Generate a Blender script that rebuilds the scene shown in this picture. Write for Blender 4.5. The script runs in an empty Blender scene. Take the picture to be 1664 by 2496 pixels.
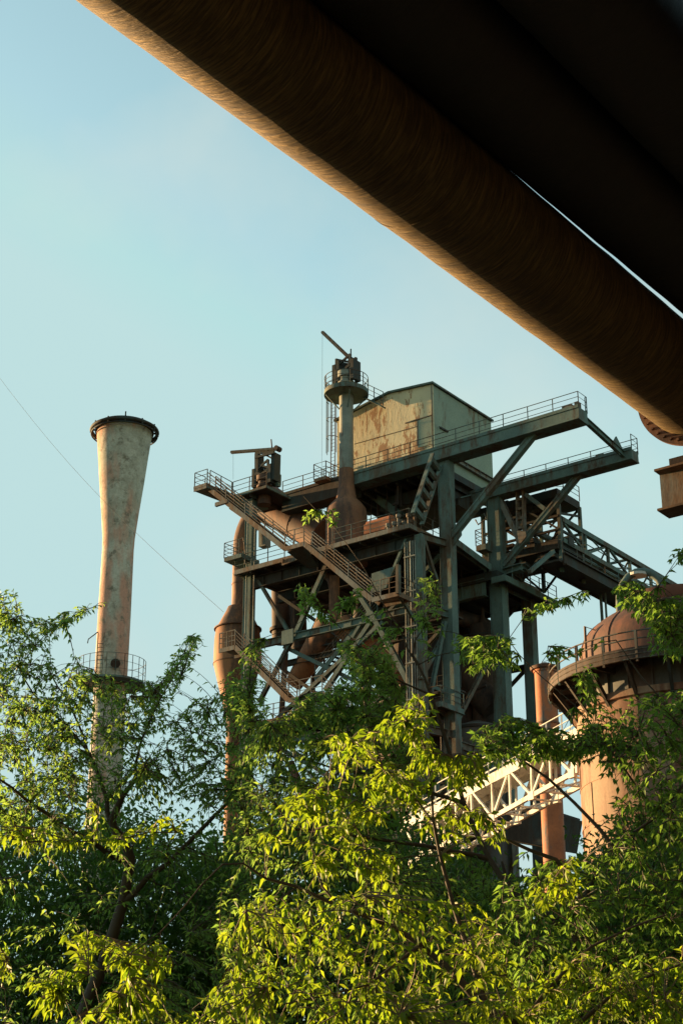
import bpy, math, random
import numpy as np
from mathutils import Vector, Matrix
R = math.radians
random.seed(7); rng = np.random.default_rng(11)
scene = bpy.context.scene
col = scene.collection

# ------------------------------------------------------------------ camera, world, sun, exposure
PITCH = R(22.0); F = 3906.0; EYE = Vector((0, 0, 1.6))
cam_d = bpy.data.cameras.new("camera"); cam = bpy.data.objects.new("camera", cam_d); col.objects.link(cam)
cam.location = EYE; cam.rotation_euler = (R(90) + PITCH, 0, 0)
cam_d.sensor_fit = 'VERTICAL'; cam_d.sensor_height = 36.0; cam_d.sensor_width = 24.0
cam_d.lens = 36.0 * F / 2496.0; cam_d.clip_start = 0.1; cam_d.clip_end = 6000
scene.camera = cam

SUN_AZ = R(-58.0); SUN_EL = R(5.0)
w = bpy.data.worlds.new("World"); scene.world = w; w.use_nodes = True
nt = w.node_tree; nt.nodes.clear()
out = nt.nodes.new('ShaderNodeOutputWorld'); bg = nt.nodes.new('ShaderNodeBackground')
sky = nt.nodes.new('ShaderNodeTexSky'); sky.sky_type = 'NISHITA'; sky.sun_disc = False
sky.sun_elevation = SUN_EL; sky.sun_rotation = SUN_AZ
sky.air_density = 1.0; sky.dust_density = 0.6; sky.ozone_density = 2.0
tint = nt.nodes.new('ShaderNodeMix'); tint.data_type = 'RGBA'; tint.blend_type = 'MULTIPLY'; tint.inputs[0].default_value = 1
tint.inputs[7].default_value = (1.48, 1.32, 0.93, 1)
cap = nt.nodes.new('ShaderNodeMix'); cap.data_type = 'RGBA'; cap.blend_type = 'DARKEN'; cap.inputs[0].default_value = 1   # a thin even evening veil: the glow round the sun is held back
cap.inputs[7].default_value = (1.03, 1.47, 1.48, 1)
nt.links.new(sky.outputs[0], tint.inputs[6]); nt.links.new(tint.outputs[2], cap.inputs[6]); 
tcw = nt.nodes.new('ShaderNodeTexCoord'); nzw = nt.nodes.new('ShaderNodeTexNoise'); nzw.inputs['Scale'].default_value = 5; nzw.inputs['Detail'].default_value = 5
rmw = nt.nodes.new('ShaderNodeValToRGB'); rmw.color_ramp.elements[0].position = .52; rmw.color_ramp.elements[0].color = (0, 0, 0, 1); rmw.color_ramp.elements[1].position = .75; rmw.color_ramp.elements[1].color = (.45, .45, .45, 1)
cld = nt.nodes.new('ShaderNodeMix'); cld.data_type = 'RGBA'; cld.inputs[7].default_value = (1.45, 1.55, 1.40, 1)   # thin cloud wisps
nt.links.new(tcw.outputs['Generated'], nzw.inputs['Vector']); nt.links.new(nzw.outputs['Fac'], rmw.inputs[0]); nt.links.new(rmw.outputs[0], cld.inputs[0])
nt.links.new(cap.outputs[2], cld.inputs[6]); nt.links.new(cld.outputs[2], bg.inputs[0])
bg.inputs[1].default_value = 0.15
nt.links.new(bg.outputs[0], out.inputs[0])

sl = bpy.data.lights.new("sun", 'SUN'); so = bpy.data.objects.new("sun", sl); col.objects.link(so)
sl.energy = 5.0; sl.angle = R(0.7); sl.color = (1.0, 0.64, 0.30)
sdir = Vector((math.sin(SUN_AZ) * math.cos(SUN_EL), math.cos(SUN_AZ) * math.cos(SUN_EL), math.sin(SUN_EL)))
so.rotation_euler = sdir.to_track_quat('Z', 'Y').to_euler(); so.location = (0, 0, 80)
scene.view_settings.view_transform = 'Standard'; scene.view_settings.look = 'None'
scene.view_settings.gamma = 1.0; scene.view_settings.exposure = 1.75

# ------------------------------------------------------------------ frames and sight lines
P = Vector((math.sin(R(127.3)), math.cos(R(127.3)), 0)); Q = Vector((math.sin(R(37.3)), math.cos(R(37.3)), 0)); Z = Vector((0, 0, 1))
def ray(px, py):
    u, v = px - 832.0, 1248.0 - py
    return Vector((u, F * math.cos(PITCH) - v * math.sin(PITCH), F * math.sin(PITCH) + v * math.cos(PITCH)))
def W(p, q, z): return P * p + Q * q + Z * z
def loc(v): return (v.dot(P), v.dot(Q), v.z)
def onq(px, py, q): d = ray(px, py); return EYE + d * ((q - EYE.dot(Q)) / d.dot(Q))
def onp(px, py, p): d = ray(px, py); return EYE + d * ((p - EYE.dot(P)) / d.dot(P))
def onz(px, py, z): d = ray(px, py); return EYE + d * ((z - EYE.z) / d.z)
def ond(px, py, D): d = ray(px, py); return EYE + d * (D / math.hypot(d.x, d.y))
def z1(X, Y): return (440 + X * .3827, 780 + Y * .3827)
def z2(X, Y): return (1000 + X * .4235, 900 + Y * .4235)
def z3(X, Y): return (500 + X * .3827, 1180 + Y * .3827)
def z4(X, Y): return (980 + X * .4362, 1400 + Y * .4362)
def z5(X, Y): return (780 + X * .2168, 1100 + Y * .2168)
def z6(X, Y): return (460 + X * .1913, 1050 + Y * .1913)
def z7(X, Y): return (1120 + X * .2168, 1140 + Y * .2168)
def z8(X, Y): return (520 + X * .3827, 1450 + Y * .3827)
def z9(X, Y): return (1380 + X * .1811, 1350 + Y * .1811)
def z10(X, Y): return (960 + X * .2934, 1720 + Y * .2934)
def z11(X, Y): return (740 + X * .12755, 790 + Y * .12755)

# ------------------------------------------------------------------ mesh building
class MB:
    def __init__(s): s.v = []; s.f = []
    def add(s, vs, fs):
        n = len(s.v); s.v += [tuple(x) for x in vs]; s.f += [tuple(i + n for i in f) for f in fs]; return s
    def box(s, c, X, Y, Zv):                      # centre and three half axes
        c = Vector(c); vs = [c + X * a + Y * b + Zv * d for a in (-1, 1) for b in (-1, 1) for d in (-1, 1)]
        return s.add(vs, [(0, 1, 3, 2), (4, 6, 7, 5), (0, 4, 5, 1), (2, 3, 7, 6), (0, 2, 6, 4), (1, 5, 7, 3)])
    def bar(s, a, b, w, h, up=Z):                 # rectangular bar: w sideways, h along up
        a, b = Vector(a), Vector(b); d = (b - a)
        L = d.length
        if L < 1e-5: return s
        d /= L
        u = Vector(up); u = u - d * u.dot(d)
        if u.length < 1e-4: u = Q - d * Q.dot(d)
        u.normalize(); sd = d.cross(u)
        return s.box((a + b) / 2, d * L / 2, sd * w / 2, u * h / 2)
    def ibeam(s, a, b, w, h, t=.045, up=Z):
        a, b = Vector(a), Vector(b); d = (b - a).normalized(); u = Vector(up); u = (u - d * u.dot(d)).normalized()
        s.bar(a, b, t, h - 2 * t, up)
        s.bar(a + u * (h / 2 - t / 2), b + u * (h / 2 - t / 2), w, t, up)
        s.bar(a - u * (h / 2 - t / 2), b - u * (h / 2 - t / 2), w, t, up)
        L = (b - a).length; n = max(1, int(L / 1.6))   # web stiffeners
        for i in range(1, n):
            c = a + (b - a) * (i / n); s.bar(c - u * (h / 2 - t), c + u * (h / 2 - t), w * .8, .03, d)
        return s
    def lattice(s, a, b, w, h, up=Z, n=None):     # two channels laced with battens
        a, b = Vector(a), Vector(b); d = (b - a).normalized(); u = Vector(up); u = (u - d * u.dot(d)).normalized(); sd = d.cross(u)
        for k in (-1, 1): s.bar(a + sd * k * (w / 2 - .06), b + sd * k * (w / 2 - .06), .12, h, up)
        L = (b - a).length; n = n or max(2, int(L / (w * 1.3)))
        for i in range(n + 1):
            c = a + (b - a) * ((i + .5) / (n + 1)); s.bar(c - sd * w / 2, c + sd * w / 2, w * .28, h * .7, u)
        return s
    def tube(s, pts, r, n=6, cap=True):
        pts = [Vector(p) for p in pts]; rs = r if isinstance(r, (list, tuple)) else [r] * len(pts)
        base = len(s.v); prev = None; rings = []
        for i, p in enumerate(pts):
            t = (pts[min(i + 1, len(pts) - 1)] - pts[max(i - 1, 0)])
            t = t.normalized() if t.length > 1e-7 else Z
            if prev is None:
                prev = t.orthogonal().normalized() if abs(t.z) > .95 else Z.cross(t).normalized()
            x = (prev - t * prev.dot(t)); x = x.normalized() if x.length > 1e-6 else t.orthogonal().normalized()
            prev = x; y = t.cross(x); k = len(s.v)
            for j in range(n):
                a = 2 * math.pi * j / n; s.v.append(tuple(p + (x * math.cos(a) + y * math.sin(a)) * rs[i]))
            rings.append(k)
        for k, m in zip(rings, rings[1:]):
            for j in range(n): s.f.append((k + j, k + (j + 1) % n, m + (j + 1) % n, m + j))
        if cap:
            s.f.append(tuple(rings[0] + j for j in range(n))[::-1]); s.f.append(tuple(rings[-1] + j for j in range(n)))
        return s
    def lathe(s, c, prof, n=32, cap=True):        # profile of (radius, z) about a vertical line through c
        k0 = len(s.v)
        for r, z in prof:
            for j in range(n):
                a = 2 * math.pi * j / n; s.v.append((c[0] + r * math.cos(a), c[1] + r * math.sin(a), z))
        for i in range(len(prof) - 1):
            for j in range(n):
                a, b = k0 + i * n + j, k0 + i * n + (j + 1) % n; s.f.append((a, b, b + n, a + n))
        if cap:
            s.f.append(tuple(k0 + j for j in range(n))[::-1]); s.f.append(tuple(k0 + (len(prof) - 1) * n + j for j in range(n)))
        return s
    def poly(s, pts, off):                        # a flat outline given thickness
        off = Vector(off); n = len(pts); k = [Vector(p) for p in pts]
        return s.add(k + [p + off for p in k], [tuple(range(n))[::-1], tuple(range(n, 2 * n))] + [(i, (i + 1) % n, n + (i + 1) % n, n + i) for i in range(n)])
    def rail(s, pts, h=1.08, r=.028, levels=(1, .66, .33), gap=1.9, closed=False, rp=None):
        pts = [Vector(p) for p in pts]
        if closed: pts = pts + [pts[0]]
        for L in levels: s.tube([p + Z * h * L for p in pts], r if L == 1 else r * .75, 5)
        for a, b in zip(pts, pts[1:]):
            n = max(1, round((b - a).length / gap))
            for i in range(n + 1): 
                p = a + (b - a) * (i / n); s.bar(p, p + Z * h, (rp or r * 1.7), (rp or r * 1.7), P)
        return s
    def build(s, name, mat, parent=None, smooth=None):
        me = bpy.data.meshes.new(name); me.from_pydata(s.v, [], s.f)
        import bmesh
        bm = bmesh.new(); bm.from_mesh(me); bmesh.ops.recalc_face_normals(bm, faces=bm.faces); bm.to_mesh(me); bm.free()
        o = bpy.data.objects.new(name, me); col.objects.link(o)
        if mat: me.materials.append(mat)
        if smooth is not None:
            me.polygons.foreach_set('use_smooth', [True] * len(me.polygons)); me.set_sharp_from_angle(angle=R(smooth))
        if parent: 
            o.parent = parent; o.matrix_parent_inverse = Matrix.Translation(-parent_world(parent))
        return o
def parent_world(o):
    v = Vector(o.location)
    if o.parent: pass
    return v
def tag(o, label=None, cat=None, group=None, kind=None):
    for k, v in (('label', label), ('category', cat), ('group', group), ('kind', kind)):
        if v: o[k] = v
    return o
def thing(name, label, cat, at, group=None):
    o = bpy.data.objects.new(name, None); o.empty_display_size = .5; col.objects.link(o); o.location = at
    return tag(o, label, cat, group)
def sub(mb, name, mat, parent, smooth=None, label=None):      # child of a child: parent meshes sit at the thing's origin
    o = mb.build(name, mat, None, smooth); o.parent = parent
    top = parent
    if parent.parent is None: o.matrix_parent_inverse = Matrix.Translation(-Vector(parent.location))
    # a child mesh has world = identity, so a grandchild needs no inverse
    if label: o['label'] = label
    return o

# ------------------------------------------------------------------ materials
def mat(name):
    m = bpy.data.materials.new(name); m.use_nodes = True; n = m.node_tree; b = n.nodes['Principled BSDF']; return m, n, b
def noise(n, coord, scale, detail=6, rough=.6, stretch=None, dist=0):
    t = n.nodes.new('ShaderNodeTexNoise'); t.inputs['Scale'].default_value = scale; t.inputs['Detail'].default_value = detail
    t.inputs['Roughness'].default_value = rough; t.inputs['Distortion'].default_value = dist
    if stretch:
        mp = n.nodes.new('ShaderNodeMapping'); mp.inputs['Scale'].default_value = stretch[:3]
        if len(stretch) > 3: mp.inputs['Rotation'].default_value = (0, 0, stretch[3])
        n.links.new(coord, mp.inputs[0]); coord = mp.outputs[0]
    n.links.new(coord, t.inputs['Vector']); return t.outputs['Fac']
def ramp(n, fac, stops):
    r = n.nodes.new('ShaderNodeValToRGB'); e = r.color_ramp.elements
    e[0].position, e[0].color = stops[0][0], (*stops[0][1], 1) if len(stops[0][1]) == 3 else stops[0][1]
    e[1].position, e[1].color = stops[-1][0], (*stops[-1][1], 1)
    for p, c in stops[1:-1]: x = e.new(p); x.color = (*c, 1)
    n.links.new(fac, r.inputs[0]); return r.outputs[0]
def mixc(n, fac, a, b, mode='MIX'):
    m = n.nodes.new('ShaderNodeMix'); m.data_type = 'RGBA'; m.blend_type = mode
    for s, v in ((m.inputs[0], fac), (m.inputs[6], a), (m.inputs[7], b)):
        if hasattr(v, 'links') or hasattr(v, 'is_output'): n.links.new(v, s)
        else: s.default_value = v if isinstance(v, float) else (*v, 1)
    return m.outputs[2]
BW = ((0, 0, 0), (1, 1, 1))
def weathered(name, base, base2, rust, rust2, amount=.5, streak=1.0, scale=.5, rough=.75, metal=0.0, bump=.02, pscale=1.0):
    m, n, b = mat(name); tc = n.nodes.new('ShaderNodeNewGeometry').outputs['Position']
    f1 = noise(n, tc, scale * 1.3); c = mixc(n, ramp(n, f1, [(.35, BW[0]), (.65, BW[1])]), base, base2)
    f2 = noise(n, tc, scale, 8, .65, (1, 1, .25)); f3 = noise(n, tc, scale * 6, 6, .7, (1, 1, .3))
    r = mixc(n, ramp(n, f3, [(.35, BW[0]), (.65, BW[1])]), rust, rust2)
    mx = n.nodes.new('ShaderNodeMath'); mx.operation = 'ADD'; n.links.new(f2, mx.inputs[0])
    m2 = n.nodes.new('ShaderNodeMath'); m2.operation = 'MULTIPLY'; m2.inputs[1].default_value = .45; n.links.new(f3, m2.inputs[0]); n.links.new(m2.outputs[0], mx.inputs[1])
    k = .93 - amount * .42
    mask = ramp(n, mx.outputs[0], [(max(0, k - .06), BW[0]), (min(1, k + .06), BW[1])])
    c = mixc(n, mask, c, r); n.links.new(c, b.inputs['Base Color'])
    # fine grime
    f4 = noise(n, tc, 9, 5, .7); c2 = mixc(n, .35, c, ramp(n, f4, [(.3, (.25, .25, .25)), (.7, (1, 1, 1))]), 'MULTIPLY'); n.links.new(c2, b.inputs['Base Color'])
    b.inputs['Roughness'].default_value = rough; b.inputs['Metallic'].default_value = metal; b.inputs['Specular IOR Level'].default_value = .3
    bp = n.nodes.new('ShaderNodeBump'); bp.inputs['Distance'].default_value = bump; bp.inputs['Strength'].default_value = .5
    n.links.new(f3, bp.inputs['Height']); n.links.new(bp.outputs[0], b.inputs['Normal'])
    return m
M = {}
M['steel'] = weathered('green_grey_painted_steel', (.125, .18, .155), (.085, .125, .108), (.13, .10, .065), (.08, .05, .03), .4)
M['steel_dark'] = weathered('dark_steel', (.045, .055, .048), (.03, .035, .03), (.06, .035, .02), (.03, .02, .012), .5)  # darkest steel tone, for deck plates, machinery and fittings
M['steel_warm'] = weathered('bare_brownish_steel', (.21, .20, .17), (.14, .14, .12), (.22, .12, .06), (.12, .07, .04), .5)
M['rail'] = weathered('handrail_paint', (.11, .16, .14), (.08, .11, .10), (.14, .08, .045), (.08, .05, .03), .5)
M['rust'] = weathered('rusty_pipe_steel', (.27, .115, .055), (.17, .08, .042), (.14, .065, .038), (.075, .042, .03), .62, scale=.3)
M['rust_lit'] = weathered('sunlit_toned_pipe_steel', (.42, .18, .08), (.30, .13, .06), (.17, .08, .045), (.10, .055, .035), .5, scale=.3)  # brighter copy of the pipe rust, with sunlight put into its colour
M['rust_bright'] = weathered('orange_flaking_rust', (.50, .16, .06), (.36, .12, .05), (.22, .18, .14), (.15, .12, .10), .38, scale=.9)
M['rust_dark'] = weathered('dark_rust', (.10, .05, .03), (.07, .04, .025), (.05, .03, .02), (.03, .02, .015), .5)
M['bleeder'] = weathered('grey_pipe_paint', (.28, .29, .24), (.20, .21, .18), (.20, .12, .08), (.12, .07, .05), .35)
M['white'] = weathered('cream_bridge_paint', (.82, .79, .70), (.72, .69, .60), (.35, .27, .18), (.25, .18, .12), .25)
M['stove'] = weathered('stove_shell_paint', (.33, .205, .12), (.25, .155, .095), (.24, .10, .045), (.15, .065, .035), .5, scale=.35)
M['dome'] = weathered('dome_rust', (.22, .085, .05), (.16, .065, .04), (.12, .055, .035), (.08, .042, .03), .5, scale=.35)
M['grey_clad'] = weathered('grey_cladding', (.14, .145, .13), (.10, .105, .095), (.14, .09, .06), (.10, .07, .05), .35)
M['box_shade'] = weathered('shade_toned_cladding', (.30, .34, .25), (.25, .29, .22), (.22, .13, .06), (.14, .08, .04), .2)  # hoist house paint again, with shade put into a cooler colour

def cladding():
    m, n, b = mat('rusting_sunlit_toned_cladding'); tc = n.nodes.new('ShaderNodeNewGeometry').outputs['Position']
    f1 = noise(n, tc, .5); base = mixc(n, ramp(n, f1, [(.35, BW[0]), (.65, BW[1])]), (.60, .50, .30), (.50, .42, .26))  # warm sunlight put into the front wall's base colour
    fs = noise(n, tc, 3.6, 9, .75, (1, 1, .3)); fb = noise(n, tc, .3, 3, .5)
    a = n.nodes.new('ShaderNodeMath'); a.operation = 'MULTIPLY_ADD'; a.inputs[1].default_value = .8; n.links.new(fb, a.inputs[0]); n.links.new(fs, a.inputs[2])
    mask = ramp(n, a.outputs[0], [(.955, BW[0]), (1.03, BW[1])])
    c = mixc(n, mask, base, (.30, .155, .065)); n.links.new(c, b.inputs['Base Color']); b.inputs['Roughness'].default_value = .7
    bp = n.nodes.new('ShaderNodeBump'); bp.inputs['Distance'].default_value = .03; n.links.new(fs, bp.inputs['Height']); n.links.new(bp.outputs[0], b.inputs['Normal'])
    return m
M['cladding'] = cladding()

def chimney_mat():
    m, n, b = mat('flaking_chimney_shell'); tc = n.nodes.new('ShaderNodeNewGeometry').outputs['Position']
    f1 = noise(n, tc, .7, 8, .75); c = mixc(n, ramp(n, f1, [(.40, BW[0]), (.62, BW[1])]), (.36, .34, .26), (.54, .51, .41))
    f2 = noise(n, tc, .35, 6, .6, (1, 1, .3)); c = mixc(n, ramp(n, f2, [(.46, BW[0]), (.56, BW[1])]), c, (.52, .28, .19))
    f3 = noise(n, tc, 1.1, 9, .75); c = mixc(n, ramp(n, f3, [(.52, BW[0]), (.64, BW[1])]), c, (.19, .16, .11))
    f4 = noise(n, tc, 5, 6, .7); c = mixc(n, .5, c, ramp(n, f4, [(.3, (.45, .45, .45)), (.65, (1, 1, 1))]), 'MULTIPLY')
    n.links.new(c, b.inputs['Base Color']); b.inputs['Roughness'].default_value = .85
    bp = n.nodes.new('ShaderNodeBump'); bp.inputs['Distance'].default_value = .05; n.links.new(f3, bp.inputs['Height']); n.links.new(bp.outputs[0], b.inputs['Normal'])
    return m
M['chimney'] = chimney_mat()

def brushed(name, c1, c2, metal):
    m, n, b = mat(name); tc = n.nodes.new('ShaderNodeNewGeometry').outputs['Position']
    # brush marks run round the pipe: tight along the axis Q, long across it
    mp = n.nodes.new('ShaderNodeMapping'); mp.vector_type = 'POINT'; mp.inputs['Rotation'].default_value = (0, 0, R(37.3)); n.links.new(tc, mp.inputs[0])
    wob = noise(n, mp.outputs[0], .8, 3, .5)
    st = noise(n, mp.outputs[0], 1.0, 6, .75, (1.6, 26, 1.6), .9); st2 = noise(n, mp.outputs[0], 1.0, 3, .6, (.7, 1.6, .7))
    c = mixc(n, ramp(n, st, [(.44, BW[0]), (.72, BW[1])]), c1, c2)
    c = mixc(n, .6, c, ramp(n, st2, [(.3, (.6, .55, .5)), (.7, (1, 1, 1))]), 'MULTIPLY')
    n.links.new(c, b.inputs['Base Color']); b.inputs['Roughness'].default_value = .55; b.inputs['Metallic'].default_value = metal
    bp = n.nodes.new('ShaderNodeBump'); bp.inputs['Distance'].default_value = .05; bp.inputs['Strength'].default_value = 1.0
    n.links.new(st, bp.inputs['Height']); n.links.new(bp.outputs[0], b.inputs['Normal']); return m
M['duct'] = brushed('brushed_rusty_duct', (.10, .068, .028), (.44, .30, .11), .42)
M['duct_shaded'] = brushed('shade_toned_rusty_duct', (.03, .025, .02), (.045, .036, .028), .0)  # darker copy of the duct steel, with shade put into its colour
def plain(name, c, rough=.8, metal=0):
    m, n, b = mat(name); tc = n.nodes.new('ShaderNodeNewGeometry').outputs['Position']; f = noise(n, tc, 3)
    n.links.new(mixc(n, ramp(n, f, [(.35, BW[0]), (.65, BW[1])]), tuple(x * .75 for x in c), c), b.inputs['Base Color'])
    b.inputs['Roughness'].default_value = rough; b.inputs['Metallic'].default_value = metal; return m
M['bark'] = plain('bark', (.085, .065, .045)); M['bark_pale'] = plain('pale_twig_bark', (.20, .15, .09))
M['ground'] = plain('forest_floor', (.014, .015, .009)); M['brick'] = plain('dark_brick', (.12, .06, .04)); M['glass'] = plain('dark_window_glass', (.03, .04, .045), .15)
M['roof'] = plain('dark_roof', (.05, .05, .05)); M['concrete_dark'] = plain('low_bounce_concrete', (.018, .017, .016)); M['lamp'] = plain('lamp_housing', (.6, .58, .5))  # concrete of the added block kept near black so little sun bounces

def leaf_mat(name, a, b_, ta, tb, trans=.5):
    m = bpy.data.materials.new(name); m.use_nodes = True; n = m.node_tree; n.nodes.clear()
    o = n.nodes.new('ShaderNodeOutputMaterial'); pr = n.nodes.new('ShaderNodeBsdfPrincipled'); tr = n.nodes.new('ShaderNodeBsdfTranslucent'); mx = n.nodes.new('ShaderNodeMixShader')
    at = n.nodes.new('ShaderNodeAttribute'); at.attribute_name = 'tone'
    n.links.new(mixc(n, at.outputs['Fac'], a, b_), pr.inputs['Base Color']); n.links.new(mixc(n, at.outputs['Fac'], ta, tb), tr.inputs['Color'])
    pr.inputs['Roughness'].default_value = .48; pr.inputs['Specular IOR Level'].default_value = .32
    mx.inputs[0].default_value = trans; n.links.new(pr.outputs[0], mx.inputs[1]); n.links.new(tr.outputs[0], mx.inputs[2]); n.links.new(mx.outputs[0], o.inputs[0]); return m
M['leaf'] = leaf_mat('green_leaf', (.115, .225, .06), (.20, .31, .07), (.24, .46, .08), (.42, .62, .10), .52)
M['leaf_sunlit'] = leaf_mat('sunlit_yellow_green_leaf', (.10, .175, .02), (.21, .27, .025), (.22, .40, .018), (.46, .60, .03), .5)  # yellow-green cherry leaf, with sunlight partly put into its colour
M['leaf_shade'] = leaf_mat('shade_toned_green_leaf', (.045, .10, .022), (.08, .15, .03), (.10, .22, .03), (.18, .33, .04), .42)  # darker leaf copy, the low thicket's shadow put into its green
M['leaf_dark'] = leaf_mat('dark_leaf', (.08, .17, .03), (.15, .25, .045), (.18, .38, .05), (.34, .54, .07), .5)

# ------------------------------------------------------------------ the ground
MB().add([(-340, -200, 0), (340, -200, 0), (340, 420, 0), (-340, 420, 0)], [(0, 1, 2, 3)]).build('ground', M['ground'])['kind'] = 'structure'

# ------------------------------------------------------------------ main reference planes of the furnace
c1 = ond(1085, 1107, 100.0); p1, q1, zc1 = loc(c1)
q2 = loc(onp(1205, 1190, p1))[1]          # rear plane of the cantilever arms
qF = q1 - 2.5                             # front plane of the tower frame
qD = qF - 1.0                             # front edge of the decks
def foot(v): return Vector((v.x, v.y, 0))
T = thing('furnace_tower', 'tall grey green steel furnace tower with long cantilever arms, decks and zigzag stairs', 'industrial tower', foot(W(p1 - 6, q1, 0)))
def tp(name, mb, m='steel', smooth=None, parent=None, label=None):
    o = mb.build(name, M[m], parent or T, smooth)
    if label: o['label'] = label
    return o
def column(v, ztop, w=.75, name='column', m='steel', zb=0):
    mb = MB(); a, b = Vector((v.x, v.y, zb)), Vector((v.x, v.y, ztop))
    for s in (-1, 1): mb.bar(a + Q * s * w * .36, b + Q * s * w * .36, w * .80, .05, Q)
    for s in (-1, 1): mb.bar(a + P * s * w * .42, b + P * s * w * .42, .07, w * .8, Q)
    for s in (-1, 1): mb.bar(a + P * s * w * .52, b + P * s * w * .52, .035, w * .9, Q)
    for k in range(int(ztop / 2.6)): c = Vector((v.x, v.y, 1 + k * 2.6)); mb.bar(c, c + Z * .16, w * .9, w * .6, Q)
    return tp(name, mb, m)
# --- cantilever arms, walkways on top
arm_z1 = lambda px, py: onq(px, py, q1 - .6)
A1 = arm_z1(*z2(0, 500)); A1b = arm_z1(*z2(960, 218))
zt = (A1.z + A1b.z) / 2 + .0
pL = loc(onq(*z6(1190, 790), q1 - .6))[0]; pTip = loc(A1b)[0] + .05
def girder(name, a, b, w, h, m='steel'):
    mb = MB(); mb.bar(a - Z * h * .5, b - Z * h * .5, w, h)            # box
    d = (b - a).normalized()
    s = d.cross(Z)
    for k in (-1, 1):
        mb.bar(a + s * k * w / 2 + Z * .05, b + s * k * w / 2 + Z * .05, .12, .22)
        mb.bar(a + s * k * w / 2 - Z * (h - .06), b + s * k * w / 2 - Z * (h - .06), .16, .10)
    return tp(name, mb, m)
zA = zt
ph = loc(onq(*z2(690, 355), q1))[0]
girder('cantilever_arm', W(p1 - 7.5, q1, zA), W(pTip, q1, zA), 1.15, .86)
girder('walkway_girder', W(pL, q1, zA), W(p1 - 7.55, q1, zA), 1.15, 1.35, 'steel_dark')
r0 = MB().rail([W(pL, q1 - .55, zA), W(pTip, q1 - .55, zA), W(pTip, q1 + .55, zA), W(pTip - .1, q1 + .55, zA)], 1.1, .028, gap=1.9)
tp('railing', r0, 'rail')
B2 = onq(*z2(1200, 470), q2 - .5); B2p = loc(B2); zB = zA - .15
zB = loc(onq(*z2(1290, 455), q2 - .5))[2]; pTip2 = loc(onq(*z2(1300, 455), q2 - .5))[0] - .4
zB2 = loc(onq(*z2(560, 650), q2 - .5))[2]; print('arm heights', zA, A1.z, A1b.z, zB, zB2)
zB = (zB + zB2) / 2
girder('cantilever_arm', W(p1 - 2.5, q2, zB), W(pTip2, q2, zB), .95, .74)
tp('railing', MB().rail([W(p1 + .4, q2 + .45, zB), W(pTip2, q2 + .45, zB), W(pTip2, q2 - .45, zB)], 1.1, .028), 'rail')
MBx = MB().ibeam(W(pTip - .25, q1 + .3, zA - .35), W(pTip - .25, q2, zB - .3), .26, .42); MBx.bar(W(pTip - .25, q2 - .8, zB - .2), W(pTip - .25, q2 - 1.6, zB + .45), .1, .8)
tp('tip_beam', MBx)
tp('hoist_bracket', MB().box(W(pTip - .9, q1 - .2, zA + .25), P * .35, Q * .3, Z * .15).box(W(pTip - .35, q1, zA + .38), P * .14, Q * .2, Z * .22), 'steel_warm')
tp('hoist_bracket', MB().box(W(pTip2 - 2.5, q2, zB + .2), P * .3, Q * .3, Z * .15), 'steel')
# arm raking struts: both run from the column down at the front to the arm
zj = loc(onp(*z2(225, 980), p1))[2]
sA = onq(*z2(730, 350), q1); sB = onq(*z2(225, 980), q1)
tp('raking_strut', MB().lattice(sB, sA, .45, .42, Q, n=1).bar(sB, sA, .34, .3))
sC = onq(*z2(1020, 545), q2); sD = onq(*z2(535, 1130), q2)
tp('raking_strut', MB().lattice(sD, sC, .42, .40, Q, n=1).bar(sD, sC, .30, .3))
for s_ in (sB, sD):
    sG = MB().poly([s_ + Z * .9 + P * .9 - Q * .05, s_ + Z * .1 + P * .95 - Q * .05, s_ - Z * .8 - Q * .05, s_ - Z * .6 - P * .4 - Q * .05, s_ + Z * .7 - P * .4 - Q * .05], Q * .1)
    tp('gusset_plate', sG)
# --- columns
C1 = W(p1, q1, 0); column(C1, zA - .9, .80)
C2 = W(p1, q2, 0); column(C2, zB - .75, .92)
pC0 = loc(onq(612, 1250, qF))[0]; pC4 = loc(onq(1022, 1300, qF))[0]
zL = loc(onq(*z6(990, 700), qF - .8))[2]       # top left bleeder platform
zD = loc(onq(*z5(970, 790), qD))[2]; zD_ = loc(onq(*z6(600, 1820), qD))[2]; print('deck', zD, zD_)
zD = (zD + zD_) / 2
column(W(pC0, qF, 0), zL - .3, .62)
column(W(pC4, qF, 0), zD - .5, .5)
column(W(pC0, q2 + 5, 0), zD - .5, .62, m='steel_dark'); column(W(pC4, q2 + 5, 0), zD - .5, .7, m='steel_dark')
pC3 = loc(onq(1288, 1500, q2 + 4))[0]; zC3 = loc(onq(*z2(660, 1280), q2 + 4))[2]
column(W(pC3, q2 + 4, 0), zC3, .72)
# ladder-like raking leg from C1 top to front column top
e1, e2 = onp(*z5(1310, 90), p1 - .2), onp(*z5(1090, 760), p1 - .2)
tp('laced_leg', MB().lattice(W(p1 - .2, loc(e2)[1], e2.z), W(p1 - .2, loc(e1)[1], e1.z), 1.25, .3, P, n=5))
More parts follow.
